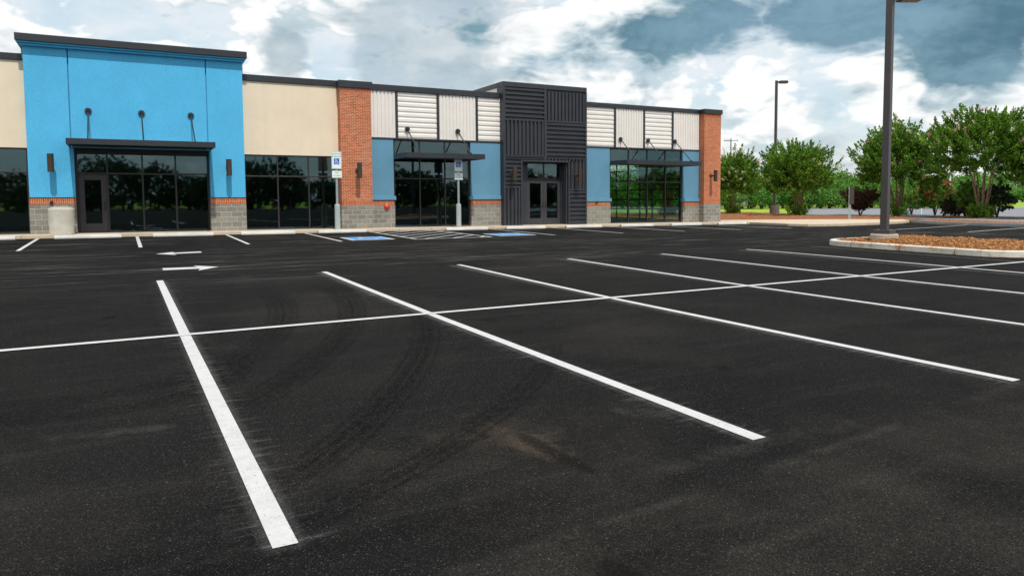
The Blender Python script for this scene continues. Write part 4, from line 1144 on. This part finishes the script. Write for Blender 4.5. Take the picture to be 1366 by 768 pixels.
# far wood beyond the road: one mass
def wood(name, label, crowns, m, seed, leaf=.55, trunk=True):
    L = Leaves(seed); rg = np.random.default_rng(seed); tr = MB()
    for (x, y, H, Wr, n) in crowns:
        d = rg.normal(0, 1, (n, 3)); d /= np.linalg.norm(d, axis=1)[:, None]
        th = np.arctan2(d[:, 1], d[:, 0]); ph = rg.uniform(0, 6)
        lob = 1+.14*np.sin(3*th+ph)+.12*np.sin(5*d[:, 2]+2*th+ph)+.08*np.sin(9*th+4*d[:, 2]*ph)
        rad = rg.uniform(.45, 1.05, n)**.5*lob
        zc, zr = H*.52, H*.48
        c = np.stack([x+d[:, 0]*Wr*rad, y+d[:, 1]*Wr*rad, zc+d[:, 2]*zr*rad], 1)
        c[:, 2] = np.maximum(c[:, 2], rg.uniform(.05, .8, n))
        L.add(c, d*.5+np.array([0, 0, .3]), leaf, leaf*.7, .9)
        tr.tube([(x, y, -.2), (x, y, H*.6)], [.25, .1], 6)
    o = L.build(name, m); tag(o, label, 'wood', None, 'stuff')
    tr.build('trunk', 'darkbark', o)
    return o
cr = []
rg = np.random.default_rng(5)
for k in range(60):
    u = 800+k*12+rg.uniform(-4, 4); dist = rg.uniform(112, 150)
    d = ray(u, 266); d.z = 0; d.normalize(); P_ = cP+d*dist
    top = 232 if u < 1125 else 238
    H = (266-top)/965*dist*rg.uniform(.8, 1.18)/.95+1.5
    if 1150 < u: H *= .85
    if u > 1322:
        P_ = cP+d*rg.uniform(238, 262); H = rg.uniform(9, 11.5)
    cr.append((P_.x, P_.y, H, rg.uniform(2.4, 4.4), 2600))
for k in range(46):
    u = 800+k*13.5+rg.uniform(-4, 4); dist = rg.uniform(104, 112)
    d = ray(u, 266); d.z = 0; d.normalize(); P_ = cP+d*dist
    if u > 1320: continue
    cr.append((P_.x, P_.y, rg.uniform(2.0, 4.2), rg.uniform(1.6, 3), 1200))
wood('far_wood', 'dense green wood across the road behind the flowering trees', cr, 'farleaf', 81, .30)
cr = []
for k in range(16):
    u = 1310+k*9; d = ray(u, 266); d.z = 0; d.normalize(); P_ = cP+d*215
    cr.append((P_.x, P_.y, 3.2+rg.uniform(-.3, .3), 2.2, 500))
wood('far_hedge', 'clipped green hedge beyond the far pale road at the right', cr, 'farleaf', 82, .5)
# the wood across the street behind the photographer, seen in the shop windows
cr = []
for k in range(78):
    x = -75+k*3.2+rg.uniform(-1.5, 1.5); y = -96+rg.uniform(-7, 7)
    cr.append((x, y, rg.uniform(5.6, 7.6)*(.95+.22*math.sin(k*.9)), rg.uniform(3.2, 5.0), 1100))
wood('street_wood', 'line of trees across the street, seen mirrored in the shop windows', cr, 'streetleaf', 83, .7)

# ------------------------------------------------------------------ sun and sky
SUN_EL, SUN_AZ = 60., 184.      # azimuth of the sun, clockwise from +Y
sd = Vector((math.sin(R(SUN_AZ))*math.cos(R(SUN_EL)), math.cos(R(SUN_AZ))*math.cos(R(SUN_EL)), math.sin(R(SUN_EL))))
sl = bpy.data.lights.new('sun', 'SUN'); sl.energy = 3.0; sl.angle = R(.53); sl.color = (1, .955, .88)
so = bpy.data.objects.new('sun', sl); COL.objects.link(so); so.rotation_euler = (-sd).to_track_quat('-Z', 'Y').to_euler(); so.location = (0, -20, 40)

w = bpy.data.worlds.new('World'); scene.world = w; w.use_nodes = True; T = w.node_tree; T.nodes.clear()
out = T.nodes.new('ShaderNodeOutputWorld')
sky = T.nodes.new('ShaderNodeTexSky'); sky.sky_type = 'NISHITA'; sky.sun_disc = False
sky.sun_elevation = R(SUN_EL); sky.sun_rotation = R(SUN_AZ); sky.altitude = 100; sky.air_density = 1.; sky.dust_density = 1.5; sky.ozone_density = 1.
b1 = T.nodes.new('ShaderNodeBackground'); b1.inputs[1].default_value = .12; T.links.new(sky.outputs[0], b1.inputs[0])
tc = T.nodes.new('ShaderNodeTexCoord'); dv = S(T, tc.outputs['Generated'])
dx, dy, dz_ = sep(T, dv); dzp = dz_.f('MAXIMUM', 0.)
def dirof(u, v): return ray(u, v).normalized()
def lobe(u, v, k):
    """soft patch of sky round a direction"""
    d = dirof(u, v)
    n = T.nodes.new('ShaderNodeVectorMath'); n.operation = 'DOT_PRODUCT'; T.links.new(dv.k, n.inputs[0]); n.inputs[1].default_value = d
    return ((S(T, n.outputs['Value'])-1.)*k).f('EXPONENT')
def sph(sx, sz, ox, oy, oz, dzoff=0.):
    return comb(T, dx*sx+ox, dy*sx+oy, (dzp+dzoff)*sz+oz)
wA = vscale(T, vadd(T, noise(T, sph(2.6, 5.2, 3.1, .7, 1.), 1., 4, .6, col=True), (-.5, -.5, -.5)), (.9, .9, .9))
wB = vscale(T, vadd(T, noise(T, sph(14., 24., 7.1, 1.7, 4.), 1., 4, .6, col=True), (-.5, -.5, -.5)), (.45, .45, .45))
def field(sx, sz, ox, oy, oz, off=0., det=9):
    """fbm with cauliflower edges"""
    p = vadd(T, sph(sx, sz, ox, oy, oz, off), wA)
    f = noise(T, p, 1., det, .56)
    p2 = vadd(T, p, vscale(T, wB, (.35, .35, .35)))
    b_ = (voro(T, p2, 2.6)*-.5+.25)*.34+(voro(T, p2, 6.1)*-.5+.25)*.20+(voro(T, p2, 14.)*-.5+.25)*.11
    return f+b_
A = noise(T, vadd(T, sph(3., 8., 5.5, 2.2, .3), wA), 1., 7, .6)       # thin high sheet
B = field(4.4, 9.5, 1.3, 6.1, 2.7); Bu = field(4.4, 9.5, 1.3, 6.1, 2.7, .028, 5)
C = field(5.2, 12., 8.3, 3.4, 7.7)
fine = noise(T, vadd(T, sph(16., 30., 2., 8., 5.), wB), 1., 6, .62)
# openings of pale blue
cl = mixc(T, (A+(fine-.5)*.25).sstep(.36, .58), (.66, .82, .89), (.92, .955, .97))
# heaped white cloud, lit from above, grey-blue underneath
bl_ = (lobe(860, 125, 500)*.10)+(lobe(1010, 165, 900)*.15)+(lobe(1290, 155, 420)*.15)+(lobe(1180, 110, 500)*.06)+(lobe(250, 20, 60)*.12)-(lobe(1110, 150, 1200)*.16)-(lobe(960, 125, 2500)*.1)
Bm = (B+bl_).sstep(.455, .525)
sh = ((B-Bu)*5.5+.62+(fine-.5)*.75)
cum = mixc(T, sh.sstep(-.05, .7), (.60, .71, .76), (1.06, 1.06, 1.05))
cl = mixc(T, Bm, cl, cum)
# soft grey bellies
gl = (lobe(380, 78, 1600)*.42)+(lobe(520, 85, 1500)*.34)+(lobe(600, 92, 1200)*.38)+(lobe(20, 90, 1500)*.14)+(lobe(520, 20, 350)*.17)-(lobe(230, 25, 60)*.10)+(lobe(640, 20, 900)*.10)+(lobe(1050, 195, 900)*.14)+(lobe(1080, 60, 500)*.10)
Gm = (C*.7+A*.3+gl-.5).sstep(.02, .20)
cl = mixc(T, Gm*.8, cl, mixc(T, fine.lin(.3, .7), (.36, .47, .53), (.58, .67, .71)))
# dark blue rain cloud
deck = (lobe(775, 68, 1500)*.33)+(lobe(850, 52, 700)*.34)+(lobe(930, 22, 400)*.20)+(lobe(1040, 8, 260)*.25)+(lobe(1130, 28, 500)*.18)+(lobe(1320, 20, 260)*.36)+(lobe(1200, 10, 400)*.16)+(lobe(1345, 45, 700)*.22)+(lobe(1270, 50, 900)*.14)+(lobe(1262, 78, 3000)*.12)+(lobe(638, 47, 1800)*.17)+(lobe(706, 74, 2500)*.15)+(lobe(1060, 111, 4000)*.22)+(lobe(495, 78, 2500)*.10)-(lobe(1010, 95, 500)*.14)-(lobe(1190, 80, 1200)*.14)-(lobe(1362, 85, 3500)*.10)-(lobe(700, 30, 900)*.08)-(lobe(910, 112, 1200)*.12)
dn = (C-.5)*1.0+(A-.5)*.4+(fine-.5)*.16+deck-.055
dcol = mixc(T, ((C-.5)*2.2+(fine-.5)*1.1+.5).sstep(.05, .95), (.06, .165, .235), (.19, .345, .425))
cl = mixc(T, dn.sstep(.02, .17)*(deck.sstep(.04, .16)*.75), cl, (.42, .57, .64))
cl = mixc(T, dn.sstep(.11, .27)*.95, cl, dcol)
b2 = T.nodes.new('ShaderNodeBackground'); b2.inputs[1].default_value = .84; T.links.new(cl.k, b2.inputs[0])
mx = T.nodes.new('ShaderNodeMixShader')
fac = Bm*.15+.80
T.links.new(fac.k, mx.inputs[0]); T.links.new(b1.outputs[0], mx.inputs[1]); T.links.new(b2.outputs[0], mx.inputs[2])
T.links.new(mx.outputs[0], out.inputs[0])

scene.view_settings.view_transform = 'Standard'; scene.view_settings.look = 'None'
scene.view_settings.exposure = .25; scene.view_settings.gamma = 1; scene.view_settings.use_curve_mapping = False
scene.render.engine = 'CYCLES'
scene.cycles.max_bounces = 8; scene.cycles.transparent_max_bounces = 12
